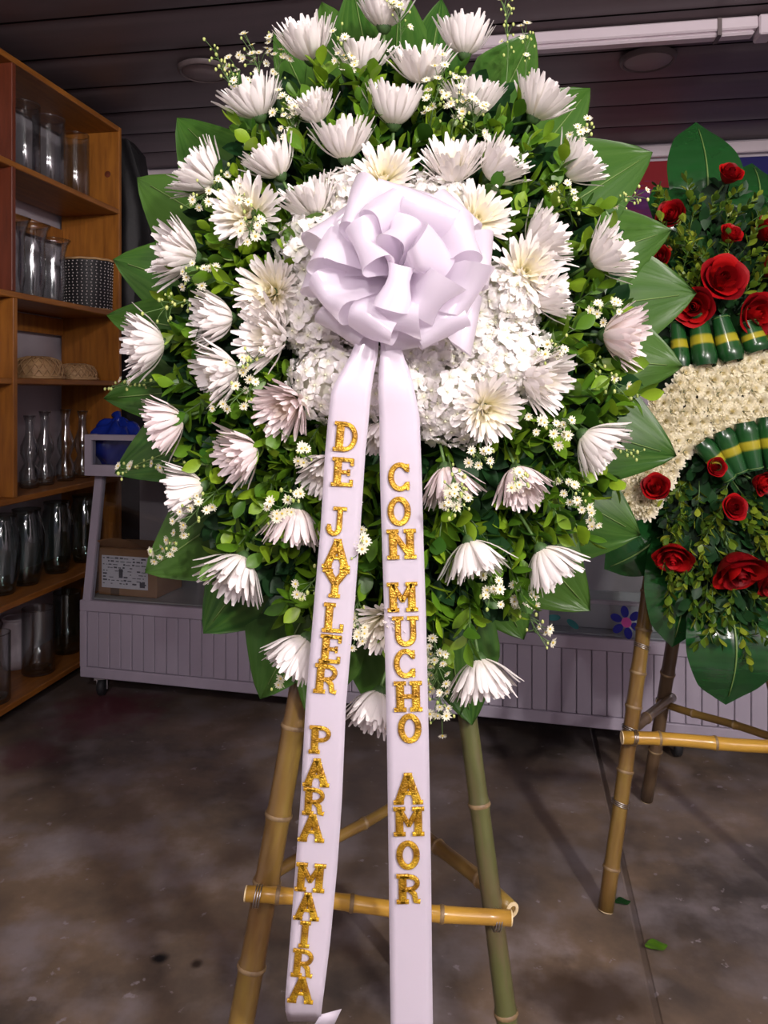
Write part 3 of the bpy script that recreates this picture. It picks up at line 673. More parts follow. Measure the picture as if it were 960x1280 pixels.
for i, (bx, by, tx, ty) in enumerate(MUMS):
    pr = math.hypot(tx-bx, ty-by); c = min(.97, pr/52); s_ = sqrt(1-c*c)
    ux, uy = (tx-bx)/pr, (ty-by)/pr; ax = Vector((ux*c, -s_, -uy*c))
    r2 = ((bx-495)/335)**2+((by-440)/435)**2
    h = .075 if pr > 35 else .085
    M = zframe(W(bx, by, h), ax, s=rng.uniform(.94,1.06)*(.8 if i in (10,47,48,49) else .86 if pr < 32 and i != 46 else 1)*(surf(bx,by)-h)/1.22, roll=0)
    kd = 'front' if pr < 35 else ('left' if -ux > .72 else 'right' if ux > .72 else 'up' if uy < 0 else 'down')
    op = 1.25 if pr < 32 else (.45 if rng.random() < .72 else .15)
    t = empty('chrysanthemum', mat=M, label=OWN.get(i, LBL[kd][0]), cat='flower', group=LBL[kd][1])
    o = put('petals', MUM[op][rng.randrange(3)], t, Matrix.Rotation(rng.uniform(0,6.28),4,'Z')); o['kind'] = 'stuff'
    o.color = (1,.93,.95,1) if i in PINK_LIT else (1,1,1,1)
    put('calyx', me_calyx, t); put('stem', me_stem, t)
    mum_mid.append(((bx+tx)/2, (by+ty)/2))

# ------------------------------------------------------------------ leafy sprigs of the large wreath
rng = random.Random(14); cnt = 0; tries = 0; done = []
while cnt < 215 and tries < 9000:
    tries += 1
    a = rng.uniform(0, 2*PI); r = sqrt(rng.uniform(.10,.64)); px, py = 495+325*r*cos(a), 440+425*r*sin(a)
    if ((px-510)/150)**2+((py-400)/165)**2 < 1: continue
    if any((px-x)**2+(py-y)**2 < 19**2 for x, y in done): continue
    ja = math.atan2(sin(a)*1.15, cos(a))+rng.uniform(-.7,.7); tl = rng.uniform(.25,.75)
    near = min((px+cos(ja)*26-x)**2+(py+sin(ja)*26-y)**2 for x, y in mum_mid)
    if near < 34**2 and rng.random() < .88: continue
    d = Vector((cos(ja)*cos(tl), -sin(tl), -sin(ja)*cos(tl)))
    sprig(SPRIG[rng.randrange(4)], zframe(W(px-cos(ja)*30, py-sin(ja)*30, rng.uniform(.0,.03)), d, s=rng.uniform(.85,1.15), roll=rng.uniform(0,6.28)),
          'glossy green leafy sprig between white chrysanthemums, '+sector(px,py), 'white wreath sprigs '+sector(px,py))
    done.append((px,py)); cnt += 1

# ------------------------------------------------------------------ sprays of tiny white asters
def aster_mesh():
    V, Fc, C = [], [], []
    rng = random.Random(2)
    for k in range(11):
        a = 2*PI*k/11+rng.uniform(-.1,.1); L = .0078*rng.uniform(.85,1.1); b = len(V); e = Vector((-sin(a), cos(a), 0)); d = Vector((cos(a), sin(a), .22))
        for s, w in ((.15,.0008),(.6,.0014),(1,.0005)): V += [d*L*s-e*w, d*L*s+e*w]; C += [.1,.1]
        Fc += [(b,b+1,b+3,b+2),(b+2,b+3,b+5,b+4)]
    v, f = sphere((0,0,.001), .0019, 7, 4, .7); n = len(V); V += v; C += [1]*len(v); Fc += [tuple(i+n for i in q) for q in f]
    me = mkmesh('blossom', V, Fc, MAT['aster'], False); setattr_f(me, C); return me
me_aster = aster_mesh()
rng = random.Random(31)
def spray(x0, y0, x1, y1, nb, nbud, h=.085, spread=16, label=None, group=None):
    kind_ = 'yellow green buds' if nb < 3 else 'tiny white asters'; label = 'spray of '+kind_+' in white wreath, '+sector(x1,y1); group = kind_+' '+sector(x1,y1)
    a, b = W(x0, y0, h*.45), W(x1, y1, h+.02)
    t = empty('aster_spray', a, label=label, cat='flower spray', group=group)
    mid = (a+b)/2+Vector((rng.uniform(-.01,.01), -.02, rng.uniform(-.01,.01))); main = bez(a, mid, b, 8); st = [tube(main, [.0015*(1-.06*i) for i in range(9)], 5)]; buds = []; ax = (b-a).normalized(); mpp = a.y/F
    for k in range(nb+nbud):
        s = .22+.78*(k+rng.random())/(nb+nbud) if k%3 else rng.uniform(.45,1)
        i = min(int(s*8), 7); p = main[i].lerp(main[i+1], s*8-i)
        q = p+ax*rng.uniform(.004,.022)+Vector((rng.uniform(-1,1), rng.uniform(-1.0,.1), rng.uniform(-1,1)))*spread*mpp
        st.append(tube(bez(p, (p+q)/2+ax*.006, q, 3), .0007, 4, False))
        if k%((nb+nbud)/max(nb,1)+1e-9) < 1 and nb:
            d = ((q-p).normalized()+Vector((0,-.9,.2))).normalized(); put('blossom', me_aster, t, Matrix.Translation(-a) @ zframe(q, d, s=rng.uniform(.75,1.1), roll=rng.random()*6))
        else: buds.append(sphere(q, rng.uniform(.0018,.003), 5, 3, 1.3))
    wobj('stems', join(*st), MAT['stem'], t)
    if buds: tagp(wobj('buds', join(*buds), MAT['bud'], t), 'tiny yellow green buds', kind='stuff')
for sp in [(340,120,318,62,12,6),(345,130,352,62,10,5),(385,180,352,135,8,4),(370,200,365,150,7,4),(455,130,428,60,12,6,.13),(500,70,498,8,9,10,.13),(535,190,552,100,12,8,.12),(560,190,575,120,14,6,.14),
           (600,200,590,125,9,5,.14),(300,130,268,62,0,22,.07,9),(298,150,300,88,7,5,.12),(632,110,630,5,2,20,.07,9),(655,120,655,45,4,12,.07,10),(300,200,250,250,7,14,.10),(310,220,300,250,5,6,.12,12),(330,250,312,290,7,8,.15),
           (290,330,240,345,8,6,.10),(300,360,205,385,0,24,.09),(350,440,300,460,9,8,.13),(340,470,290,500,8,6,.12),(260,560,150,588,6,16,.05,9),(230,470,140,482,2,14,.05,8),(290,600,240,645,8,6,.10),(260,640,195,690,14,6,.06,10),
           (390,600,345,640,12,8,.13,14),(440,590,452,690,14,8,.10,12),(445,700,446,790,12,8,.10,10),(540,740,552,890,30,16,.09,17),(560,570,570,625,14,22,.15,14),(645,575,650,610,6,12,.15,12),
           (640,500,705,540,12,4,.11,14),(680,560,738,640,15,6,.09,13),(620,680,668,790,18,10,.07,16),(610,690,612,745,8,6,.08,12),(680,470,690,438,6,10,.11,14),(720,400,762,378,9,6,.10,14),(700,430,790,500,2,18,.08,12),
           (690,510,800,570,0,22,.05,10),(700,200,735,168,6,8,.10,12),(740,270,795,245,3,16,.07,12),(715,280,700,240,4,12,.12,14),(400,800,350,850,5,6,.10,9),(370,560,385,570,5,4,.12,10),(420,690,385,735,6,8,.09,14),(590,560,600,575,6,6,.10,14)]:
    spray(*sp)

# ------------------------------------------------------------------ hydrangea heads
def floret_mesh(seed):
    rng = random.Random(seed); V, Fc, C = [], [], []
    for k in range(4):
        a = PI/2*k+rng.uniform(-.15,.15); L = .0175*rng.uniform(.9,1.1); wd = .0165*rng.uniform(.9,1.1); cu = rng.uniform(-.25,.35)
        d = Vector((cos(a), sin(a), 0)); e = Vector((-sin(a), cos(a), 0)); tl = rng.uniform(-.2,.2)
        def fn(s, t):
            w = wd*.5*(sin(PI*min(1,(s*.86+.07)))**.75); x = (2*t-1)*w
            return d*L*s+e*x+Vector((0,0,cu*L*s*s+tl*x+.002*sin(9*t+5*s)))
        v, f = grid(fn, 4, 4); n = len(V); V += v; Fc += [tuple(i+n for i in q) for q in f]; C += [max(0,.5-i*.2) for i in range(5) for j in range(5)]
    v, f = sphere((0,0,.001), .0022, 6, 3); n = len(V); V += v; Fc += [tuple(i+n for i in q) for q in f]; C += [.9]*len(v)
    me = mkmesh('floret', V, Fc, MAT['hydrangea']); setattr_f(me, C); return me
FLO = [floret_mesh(s) for s in range(5)]
rng = random.Random(77)
me_core = mkmesh('flower_core', *sphere((0,0,0), 1, 16, 10), MAT['hydrangea']); setattr_f(me_core, [.5]*len(me_core.vertices))
for hx, hy, hr, lab in ((398,318,46,'white hydrangea head beside the bow, on the shelf side, uppermost'), (402,398,48,'white hydrangea head low beside the bow, on the shelf side'), (420,478,50,'white hydrangea head beneath the left ribbon tail with gold letters DE'),
                   (626,378,44,'white hydrangea head close beside the bow, toward the rose wreath'), (634,455,50,'white hydrangea head lowest toward the rose wreath, bordering a chrysanthemum'), (566,500,50,'white hydrangea head below the bow beside the ribbon reading CON'),
                   (440,252,36,'white hydrangea head peeking out above the bow, shelf side'), (492,488,46,'white hydrangea head half hidden between the two ribbon tails'), (545,262,40,'white hydrangea head hidden behind the top of the bow'), (596,440,44,'white hydrangea head right beneath the bow loops'), (532,440,42,'white hydrangea head tucked under the bow where the right ribbon tail starts')):
    c = W(hx, hy, .045); R = 1.13*hr*c.y/F
    t = empty('hydrangea_head', c, label=lab, cat='flower', group='white hydrangeas around the bow')
    put('flower_core', me_core, t, Matrix.Diagonal((R*.8,R*.8,R*.8,1)))
    N = 72
    for k in range(N):
        z = 1-1.5*(k+.5)/N; ph = k*2.39996; rr = sqrt(1-z*z); d = Vector((rr*cos(ph), -z, rr*sin(ph)))
        d2 = (d+Vector((rng.uniform(-.3,.3), rng.uniform(-.3,.3), rng.uniform(-.3,.3)))).normalized()
        put('floret', FLO[rng.randrange(5)], t, zframe(d*R*rng.uniform(.88,1.06), d2, s=rng.uniform(.85,1.12), roll=rng.random()*6))

# ------------------------------------------------------------------ satin pull bow with its two lettered tails
BC = P(502, 345, 1.132)
bow = empty('ribbon_bow', BC, label='large white satin ribbon bow with two long tails lettered in gold', cat='bow')
def loop(u, L, wd, thick, roll, seed):
    rng = random.Random(seed); u = Vector(u).normalized(); ref = Vector((0,-1,0)) if abs(u.y) < .85 else Vector((0,0,1))
    v = u.cross(ref).normalized(); n = u.cross(v).normalized(); v, n = v*cos(roll)+n*sin(roll), n*cos(roll)-v*sin(roll)
    sk = rng.uniform(-.5,.5); rp = rng.uniform(0,6); cr = rng.choice((-1,1))*rng.uniform(.006,.020)
    def fn(s, t):
        x = L*sin(PI*s)**.68; y = thick*sin(2*PI*s)*(.35+.65*sin(PI*s)); w = wd*(.28+.72*min(1, sin(PI*s)*1.5)**.9)
        side = t-.5
        return u*(x*(1+sk*side*.6)+.008)+n*(y*(1+.25*sin(5*side+rp))+cr*abs(side-sk*.3)*sin(PI*s))+v*side*w
    obj('loop', grid(fn, 30, 6), MAT['ribbon'], bow)
rng = random.Random(4); sd = 0
for ang, e, L, wd, th, roll in ((148,.10,.128,.074,.026,.35),(128,.38,.126,.072,.022,.55),(162,.42,.124,.072,.022,.60),(178,.12,.126,.072,.026,.40),(205,.38,.120,.070,.024,.5),(222,.10,.118,.072,.026,.2),(240,.55,.108,.068,.026,.3),
        (86,.15,.118,.078,.020,.0),(108,.62,.115,.066,.022,.75),(66,.50,.114,.074,.024,-.15),(48,.15,.124,.074,.024,-.3),(30,.55,.118,.068,.026,-.5),(10,.18,.122,.076,.026,-.1),(-14,.50,.116,.074,.028,.15),(-34,.15,.124,.076,.026,.05),
        (-58,.42,.110,.074,.024,-.1),(-84,.20,.100,.074,.024,.1),(262,.75,.098,.064,.026,.2),(150,.95,.104,.066,.024,.9),(95,1.05,.100,.062,.022,1.2),(-45,.95,.102,.066,.028,.3),(20,1.10,.096,.064,.028,-.6),(255,1.25,.092,.058,.024,1.3)):
    a = math.radians(ang)+rng.uniform(-.05,.05); sd += 1
    loop((cos(a)*cos(e), -sin(e), sin(a)*cos(e)), L, wd, th, roll, sd)
obj('knot', lathe([(.0006,-.02),(.02,-.016),(.014,0),(.02,.016),(.0006,.02)], 14), MAT['ribbon'], bow, True, Matrix.Rotation(PI/2,4,'X'))
TD = 1.10
TL = [(405,474,474,.02),(438,441,473,.012),(455,432,470,.008),(487,414,464,0),(530,409.5,460.5,0),(570,406,456.5,0),(655,401,451,0),(760,392,443,0),(880,382,432.5,0),(1000,375.5,427.5,0),(1080,369.5,422,0),(1180,362,412.5,-.004),(1240,357,405,-.008),(1262,356,402,-.002),(1277,360,401,.012)]
TL[0] = (405,452,474,.02)
TR = [(405,474,498,.02),(440,476,502,.01),(462,473.5,512,.004),(487,473,518,-.003),(520,474,524.5,0),(600,475,527.5,0),(680,477.5,529.5,0),(760,480,532.3,0),(920,483.5,536,0),(1100,486,539,0),(1200,487,540,0),(1330,489,542,0),(1420,490,543,0)]
def tailfn(T):
    n = len(T)
    def interp(y):
        for i in range(n-1):
            if y <= T[i+1][0] or i == n-2:
                f = max(0, min(1, (y-T[i][0])/(T[i+1][0]-T[i][0]))); return [T[i][k]*(1-f)+T[i+1][k]*f for k in (1,2,3)]
    def pt(y, s):
        l, r, dd = interp(y); return P(l+(r-l)*s, y, TD+dd+.004*sin((y-480)/95)*1.0+.0025*(2*s-1)**2*(1 if y < 560 else .4))
    return pt
LETTERS = {}
def letter_mesh(ch):
    if ch in LETTERS: return LETTERS[ch]
    def arc(cx, cy, rx, ry, a0, a1, n=12): return [(cx+rx*cos(math.radians(a0+(a1-a0)*i/n)), cy+ry*sin(math.radians(a0+(a1-a0)*i/n))) for i in range(n+1)]
    S = []
    w = .235; q = .145
    def st(*p, ww=w): S.append((list(p), ww))
    def sf(x, y, hw=.15): S.append(([(x-hw,y),(x+hw,y)], q))
    def stem(x, y0=-.44, y1=.44): st((x,y0),(x,y1)); sf(x,y0); sf(x,y1)
    if ch == 'D': stem(-.17); S.append(([(-.17,.42),(0,.42)]+arc(0,0,.27,.42,90,-90)+[(-.17,-.42)], .16))
    if ch == 'E':
        stem(-.17)
        for y, x in ((.43,.26),(0,.17),(-.43,.26)): S.append(([(-.17,y),(x,y)], .14))
        for y in (.36,-.36): S.append(([(.25,y-.09),(.25,y+.09)], .12))
        S.append(([(.16,-.08),(.16,.08)], .10))
    if ch == 'J': S.append(([(.08,.44),(.08,-.22)]+arc(-.08,-.24,.16,.22,0,-180,10), .18)); sf(.08,.44,.18); S.append(([(-.26,-.2),(-.2,-.2)], .16))
    if ch == 'A': st((-.27,-.45),(0,.43)); st((0,.43),(.27,-.45)); S.append(([(-.17,-.14),(.17,-.14)], .12)); sf(-.27,-.45,.12); sf(.27,-.45,.12); sf(0,.45,.09)
    if ch == 'Y': st((-.26,.43),(0,-.02)); st((.26,.43),(0,-.02)); st((0,0),(0,-.44)); sf(-.26,.44,.13); sf(.26,.44,.13); sf(0,-.44,.15)
    if ch == 'L': stem(-.14); S.append(([(-.14,-.43),(.27,-.43)], .14)); S.append(([(.26,-.42),(.26,-.22)], .12))
    if ch in 'RP':
        stem(-.18); S.append(([(-.18,.42),(.02,.42)]+arc(.02,.2,.23,.22,90,-90)+[(-.18,-.02)], .15))
        if ch == 'R': S.append(([(.02,-.02),(.16,-.18),(.2,-.42),(.30,-.43)], .17))
    if ch == 'M': stem(-.28); stem(.28); st((-.27,.42),(0,-.12), ww=.16); st((.27,.42),(0,-.12), ww=.16)
    if ch == 'N': stem(-.25); stem(.25); st((-.25,.42),(.25,-.42), ww=.18)
    if ch == 'I': stem(0)
    if ch == 'C': S.append((arc(0,0,.27,.42,38,322,20), .18)); S.append(([(.23,.2),(.23,.42)], .11)); S.append(([(.23,-.2),(.23,-.42)], .11))
    if ch == 'O': S.append((arc(0,0,.25,.41,0,360,26), .19))
    if ch == 'U': S.append(([(-.22,.44),(-.22,-.12)]+arc(0,-.16,.22,.26,180,360,12)+[(.22,.44)], .18)); sf(-.22,.44,.14); sf(.22,.44,.14)
    if ch == 'H': stem(-.23); stem(.23); S.append(([(-.23,0),(.23,0)], .15))
    V, Fc = [], []
    for pts, ww in S:
        n = len(pts); ext = []
        for i, (x, y) in enumerate(pts):
            ax, ay = pts[max(i-1,0)]; bx, by = pts[min(i+1,n-1)]; l = math.hypot(bx-ax, by-ay) or 1; tx, ty = (bx-ax)/l, (by-ay)/l
            closed = math.hypot(pts[0][0]-pts[-1][0], pts[0][1]-pts[-1][1]) < .01
            e = 0 if closed or 0 < i < n-1 else (-.4 if i == 0 else .4)*q*.5
            cx, cy = x+tx*e, y+ty*e; b = len(V)
            for o, z in ((-.5,0),(-.5,.03),(-.28,.075),(.28,.075),(.5,.03),(.5,0)): V.append((cx-ty*o*ww, cy+tx*o*ww, z))
            if i: Fc += [(b-6+k, b-5+k, b+1+k, b+k) for k in range(5)]
            if i in (0, n-1) and not closed: Fc.append(tuple(range(b,b+6)))
    LETTERS[ch] = mkmesh('letter', V, Fc, MAT['gold'], False); return LETTERS[ch]
def make_tail(T, letters, label, extra=None):
    pt = tailfn(T); y0, y1 = T[0][0], T[-1][0]
    vf = grid(lambda s, t: pt(y0+(y1-y0)*s, t), 70, 6)
    if extra: vf = join(vf, extra)
    o = wobj('ribbon_tail', vf, MAT['ribbon'], bow); o['label'] = label
    md = o.modifiers.new('thickness', 'SOLIDIFY'); md.thickness = .0006
    for ch, x, y, hgt in letters:
        l, r = pt(y, 0), pt(y, 1); s = max(0, min(1, (P(x,y,TD).x-l.x)/(r.x-l.x))); c = pt(y, s)
        up = (pt(y-25, s)-pt(y+25, s)).normalized(); X = (r-l).normalized(); nn = X.cross(up).normalized()
        if nn.y > 0: nn = -nn
        X = up.cross(nn).normalized(); sc = hgt*TD/F
        put('letter', letter_mesh(ch), o, Matrix.Translation(-BC) @ frame(c+nn*.0012, X*1.1, up*.95, nn, sc))
lp = P(404,1262,TD); ex = [P(392,1282,TD+.006), P(401,1268,TD+.012), P(427,1261,TD+.02), P(417,1282,TD+.014)]
make_tail(TL, [('D',432,546,39),('E',429,590,38),('J',421,651,37),('A',421,692,38),('Y',419,729,37),('L',417,772,38),('E',414,811,37),('R',408,848,38),('P',401,924,36),('A',396,965,36),('R',393,1001,36),('A',390,1034,36),
               ('M',388,1096,37),('A',384,1132,35),('I',381,1167,34),('R',379,1203,35),('A',377,1236,35)], 'white ribbon tail reading DE JAYLER PARA MAIRA in gold', (ex, [(0,1,2,3)]))
make_tail(TR, [('C',500,596,38),('O',499,639,39),('N',502,680,39),('M',503,746,38),('U',507,789,39),('C',507,829,38),('H',510,870,39),('O',512,910,39),('A',510,985,40),('M',511,1026,38),('O',510,1068,39),('R',511,1110,39)],
          'white ribbon tail reading CON MUCHO AMOR in gold')

# ------------------------------------------------------------------ bamboo easels
def culm(a, b, r, nodes, m, parent, name='leg', hollow=True, r2=None):
    a, b = Vector(a), Vector(b); r2 = r2 or r; pts, rad = [], []
    ss = sorted(set([0,1]+[min(1,max(0,n+e)) for n in nodes for e in (-.022,-.008,-.003,.003,.008,.022)]+[i/12 for i in range(13)])); Ln = (b-a).length
    side = (b-a).orthogonal().normalized()
    for s in ss:
        k = 1.0
        for n in nodes:
            d = abs(s-n)*Ln
            if d < .012: k = max(k, 1+.13*(1-d/.012))
        pts.append(a.lerp(b, s)+side*.0025*sin(7*s)); rad.append((r+(r2-r)*s)*k)
    M = zframe(a, b-a); Mi = M.inverted()
    o = obj(name, tube([Mi @ p for p in pts], rad, 14), m, parent, True, Matrix.Translation(-parent.location) @ M)
    for n in nodes:
        p = Mi @ (a.lerp(b, n)+side*.0025*sin(7*n)); rr = (r+(r2-r)*n)*1.10
        obj('node_ring', lathe([(rr,-.0035),(rr*1.07,-.0015),(rr*1.07,.0015),(rr,.0035)], 14), MAT['bam_node'], o, True, Matrix.Translation(p))
    if hollow:
        for e, dz in ((0,-1),(Ln,1)):
            rr = r if e == 0 else r2
            cap = lathe([(rr*.55,0),(rr*.55,dz*.0022),(rr*.97,dz*.0022),(rr*1.0,0)], 14)
            off = Mi @ (pts[0] if e == 0 else pts[-1]); obj('cut_end', cap, MAT['bam_cut'], o, False, Matrix.Translation(off))
    return o
def tie(c, axis, r, parent):
    M = Matrix.Translation(-parent.location) @ zframe(c, axis)
    obj('wire_tie', join(*[tube([(r*cos(2*PI*k/14), r*sin(2*PI*k/14), dz+.003*sin(2*PI*k/14)) for k in range(15)], .0012, 5, False) for dz in (-.004,0,.004)]), MAT['wire'], parent, True, M)
def extend_to_floor(a, b):             # carry the line a-b on down to the floor
    t = (a.z-.002)/(a.z-b.z); return a+(b-a)*t
# easel of the white wreath
top = P(500,150,E(150)+.03); l1 = P(371,890,E(890)); l2 = P(300,1280,E(1280)); r1 = P(586,905,E(905)); r2 = P(633,1280,E(1280))
lf, rf = extend_to_floor(l1,l2), extend_to_floor(r1,r2)
es = empty('bamboo_easel', P(470,1280,E(1280))*1.0, label='bamboo tripod easel with yellow crossbar under the white wreath', cat='easel'); es.location.z = 0
lt = l1+(l1-l2)*1.6; rtp = r1+(r1-r2)*1.6
culm(lf, lt, .0215, [.22,.305,.375,.47,.6,.8], MAT['bam_olive'], es, r2=.018)
culm(rf, rtp, .0175, [.18,.40,.52,.7,.88], MAT['bam_green'], es, r2=.015)
rearfoot = P(514,1228,CH*F/(1228-HOR)); rearfoot.z = .002; apex = P(505,520,E(520)+.06)
culm(rearfoot, apex, .016, [.2,.45,.7], MAT['bam_green'], es)
d1 = E(1130)-.042
culm(P(308,1117,d1), P(638,1149,d1-.004), .0118, [.12,.40,.74], MAT['bam_yellow'], es, 'crossbar')
rz = .44; rearjoin = rearfoot.lerp(apex, rz/apex.z)
culm(P(330,1100,E(1100)+.035), rearjoin+Vector((.02,-.02,.01)), .010, [.3,.6], MAT['bam_olive'], es, 'brace')
culm(P(640,1137,E(1140)-.008), rearjoin+Vector((-.02,-.025,-.03)), .0125, [.25,.6], MAT['bam_olive'], es, 'brace')
for px, py, ax in ((322,1120,(1,0,0)),(622,1150,(1,0,0))): tie(P(px,py,d1), Vector(ax), .0155, es)
# easel of the rose wreath
def E2(py): return 2.10/(1-.17*(HOR-py)/F)
f1 = P(757,1138,CH*F/(1138-HOR)); f1.z = .002; k1 = P(806,780,E2(780)); f2 = P(1040,1165,CH*F/(1165-HOR)); f2.z = .002; k2 = P(955,800,E2(800))
g1 = P(808,1000,CH*F/(1000-HOR)); g1.z = .002; gk = P(842,800,2.28)
es2 = empty('bamboo_easel', ((f1+f2)/2).to_tuple(), label='bamboo tripod easel carrying the red rose wreath', cat='easel'); es2.location.z = 0
culm(f1, f1+(k1-f1)*1.75, .0185, [.08,.27,.40,.47,.56,.64,.8], MAT['bam_olive'], es2)
culm(f2, f2+(k2-f2)*1.75, .0185, [.15,.35,.5,.7], MAT['bam_olive'], es2)
culm(g1, g1+(gk-g1)*1.6, .0190, [.2,.5,.75], MAT['bam_brown'], es2)
ec = E2(925)-.04
culm(P(778,922,ec), P(1010,935,ec-.01), .0155, [.2,.5,.85], MAT['bam_yellow'], es2, 'crossbar')
j = g1.lerp(gk, .62)
culm(P(782,918,E2(918)+.03), j+Vector((.02,-.015,.02)), .0135, [.4], MAT['bam_brown'], es2, 'brace')
culm(j+Vector((-.02,-.02,.01)), P(985,928,E2(930)+.035), .0105, [.3,.62,.9], MAT['bam_olive'], es2, 'brace')
tie(P(793,922,ec), Vector((1,0,0)), .0175, es2); tie(f1.lerp(k1,.36), k1-f1, .0205, es2); tie(f1.lerp(k1,.62), k1-f1, .0205, es2); tie(f1.lerp(k1,.92), k1-f1, .0205, es2); tie(j, gk-g1, .021, es2)

# ------------------------------------------------------------------ the red rose wreath
poly = [(762,645),(790,540),(812,500),(850,452),(912,449),(936,430),(1000,404),(1000,520),(942,529),(886,551),(850,577),(828,606),(812,650)]
def inside(x, y):
    c = False; n = len(poly)
    for i in range(n):
        (x0,y0),(x1,y1) = poly[i], poly[i-1]
        if (y0 > y) != (y1 > y) and x < (x1-x0)*(y-y0)/(y1-y0)+x0: c = not c
    return c
def surf2(px, py):
    r2 = ((px-900)/105)**2+((py-510)/350)**2; return E2(py)-.04-.13*sqrt(max(0, 1-r2))
def W2(px, py, h=0): return P(px, py, surf2(px, py)-h)
rt = empty('wreath_base', P(900,510,E2(510)-.05), label='dark mound of foam and moss behind the red roses', cat='wreath base')
def m2(s, t):
    a = 2*PI*t; return W2(903+88*s*cos(a), 510+285*s*sin(a), -.02)
wobj('mound', grid(m2, 8, 36), MAT['moss'], rt)
wobj('backing_disc', grid(lambda s, t: P(903+88*s*cos(2*PI*t), 510+285*s*sin(2*PI*t), E2(510+285*s*sin(2*PI*t))-.015), 3, 36), MAT['moss'], rt)
parts = []; rng = random.Random(6)
for i in range(700):
    a = rng.uniform(0, 2*PI); r = .98*sqrt(rng.random()); px, py = 905+92*r*cos(a), 510+285*r*sin(a)
    if inside(px, py): continue
    d = Vector((cos(a)+rng.uniform(-.8,.8), rng.uniform(-.7,.1), -sin(a)+rng.uniform(-.8,.8))).normalized(); n = Vector((rng.uniform(-.6,.6), -1, rng.uniform(-.2,.9))).normalized(); X = d.cross(n).normalized()
    parts.append(xf(dlv[i%3], frame(W2(px, py, rng.uniform(-.02,.015)), X, d, X.cross(d), rng.uniform(.6,1.1))))
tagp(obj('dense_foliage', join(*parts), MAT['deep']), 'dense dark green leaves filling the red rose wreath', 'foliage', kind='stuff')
# glossy rubber plant leaves: base, tip, width px
for i, (bx, by, tx, ty, wd, h, lab) in enumerate([(882,292,872,150,98,-.01,'tall glossy dark rubber plant leaf standing at the top of the rose wreath'),(872,320,818,232,66,.01,'glossy rubber plant leaf pointing up beside the sunset banner, rose wreath'),
        (930,320,942,202,78,.0,'glossy rubber plant leaf at the top of the rose wreath, under the dark blue banner'),(838,655,756,712,66,.0,'glossy dark rubber plant leaf pointing sideways under the rose wreath'),(852,650,842,810,98,.015,'glossy dark rubber plant leaf hanging down in front of the bamboo leg'),
        (905,735,909,882,118,.03,'broad glossy rubber plant leaf hanging lowest of the rose wreath, pale midrib'),(935,700,990,815,100,.02,'glossy rubber plant leaf hanging below the lowest roses, bright sheen'),(860,640,822,770,70,-.02,'dark rubber plant leaf tucked behind the hanging leaves of the rose wreath')]):
    a, b = P(bx, by, E2(by)-.06-h), P(tx, ty, E2(ty)-.045-h*1.5); ax = (b-a); Ln = ax.length; ax.normalize(); X = ax.cross(Vector((0,-1,0))).normalized(); N = X.cross(ax).normalized()
    if N.y > 0: N = -N
    wm = wd*a.y/F; cv = .040+.010*(i%3)
    def fn(s, t):
        w = wm*.5*(sin(PI*min(1,(s*.90+.06)**.92))**.72 if s < 1 else 0)*(1 if s < .86 else ((1-s)/.14)**.55); x = (2*t-1)*w
        return a+ax*Ln*s+X*x+N*(cv*sin(PI*s)-.34*abs(x)+.55*abs(x)*(abs(x)/wm)+.002*sin(20*s)*abs(2*t-1)-.12*(s*s)*Ln*.3)
    t = empty('rubber_leaf', a, label=lab, cat='leaf', group='rubber plant leaves of the rose wreath')
    o = wobj('blade', grid(fn, 24, 10), MAT['rubber'], t); set_blade(o.data, [(s/24*2, abs(q/10-.5), i*2.3) for s in range(25) for q in range(11)])
    wobj('midrib', tube([fn(s/12,.5)+N*.002 for s in range(12)], [.0034*(1-.06*s) for s in range(12)], 6), MAT['midrib'], t)
# white pompon band
def pompon(seed):
    rng = random.Random(seed); lay = [(13,.022,1.5,1.25,.05,.004),(13,.021,1.25,.95,.08,.004),(12,.019,.95,.65,.12,.003),(10,.016,.6,.35,.3,.002),(8,.012,.3,.1,.6,.001)]
    V, Fc, C = strap_petals(rng, lay, .0085, 4); me = mkmesh('petals', V, Fc, MAT['pompon']); setattr_f(me, C); return me
POM = [pompon(s) for s in (1,2,3)]
rng = random.Random(12); row = 0; y = 402
while y < 655:
    x = 755+(7.5 if row%2 else 0)
    while x < 985:
        qx, qy = x+rng.uniform(-3,3), y+rng.uniform(-3,3)
        if inside(qx, qy):
            d = Vector((rng.uniform(-.35,.35), -1, rng.uniform(-.3,.35)))
            t = empty('pompon', mat=zframe(P(qx, qy, surf2(900,qy)-.012 if qx > 800 else surf2(840,qy)-.03), d, s=rng.uniform(.9,1.15), roll=rng.random()*6), label='cream white button chrysanthemum packed tightly in the pale band of the rose wreath', cat='flower', group='button chrysanthemums in the pale band')
            o = put('petals', POM[rng.randrange(3)], t); o['kind'] = 'stuff'; put('calyx', me_calyx, t, Matrix.Diagonal((.7,.7,.7,1)))
        x += 15
    y += 12.5; row += 1
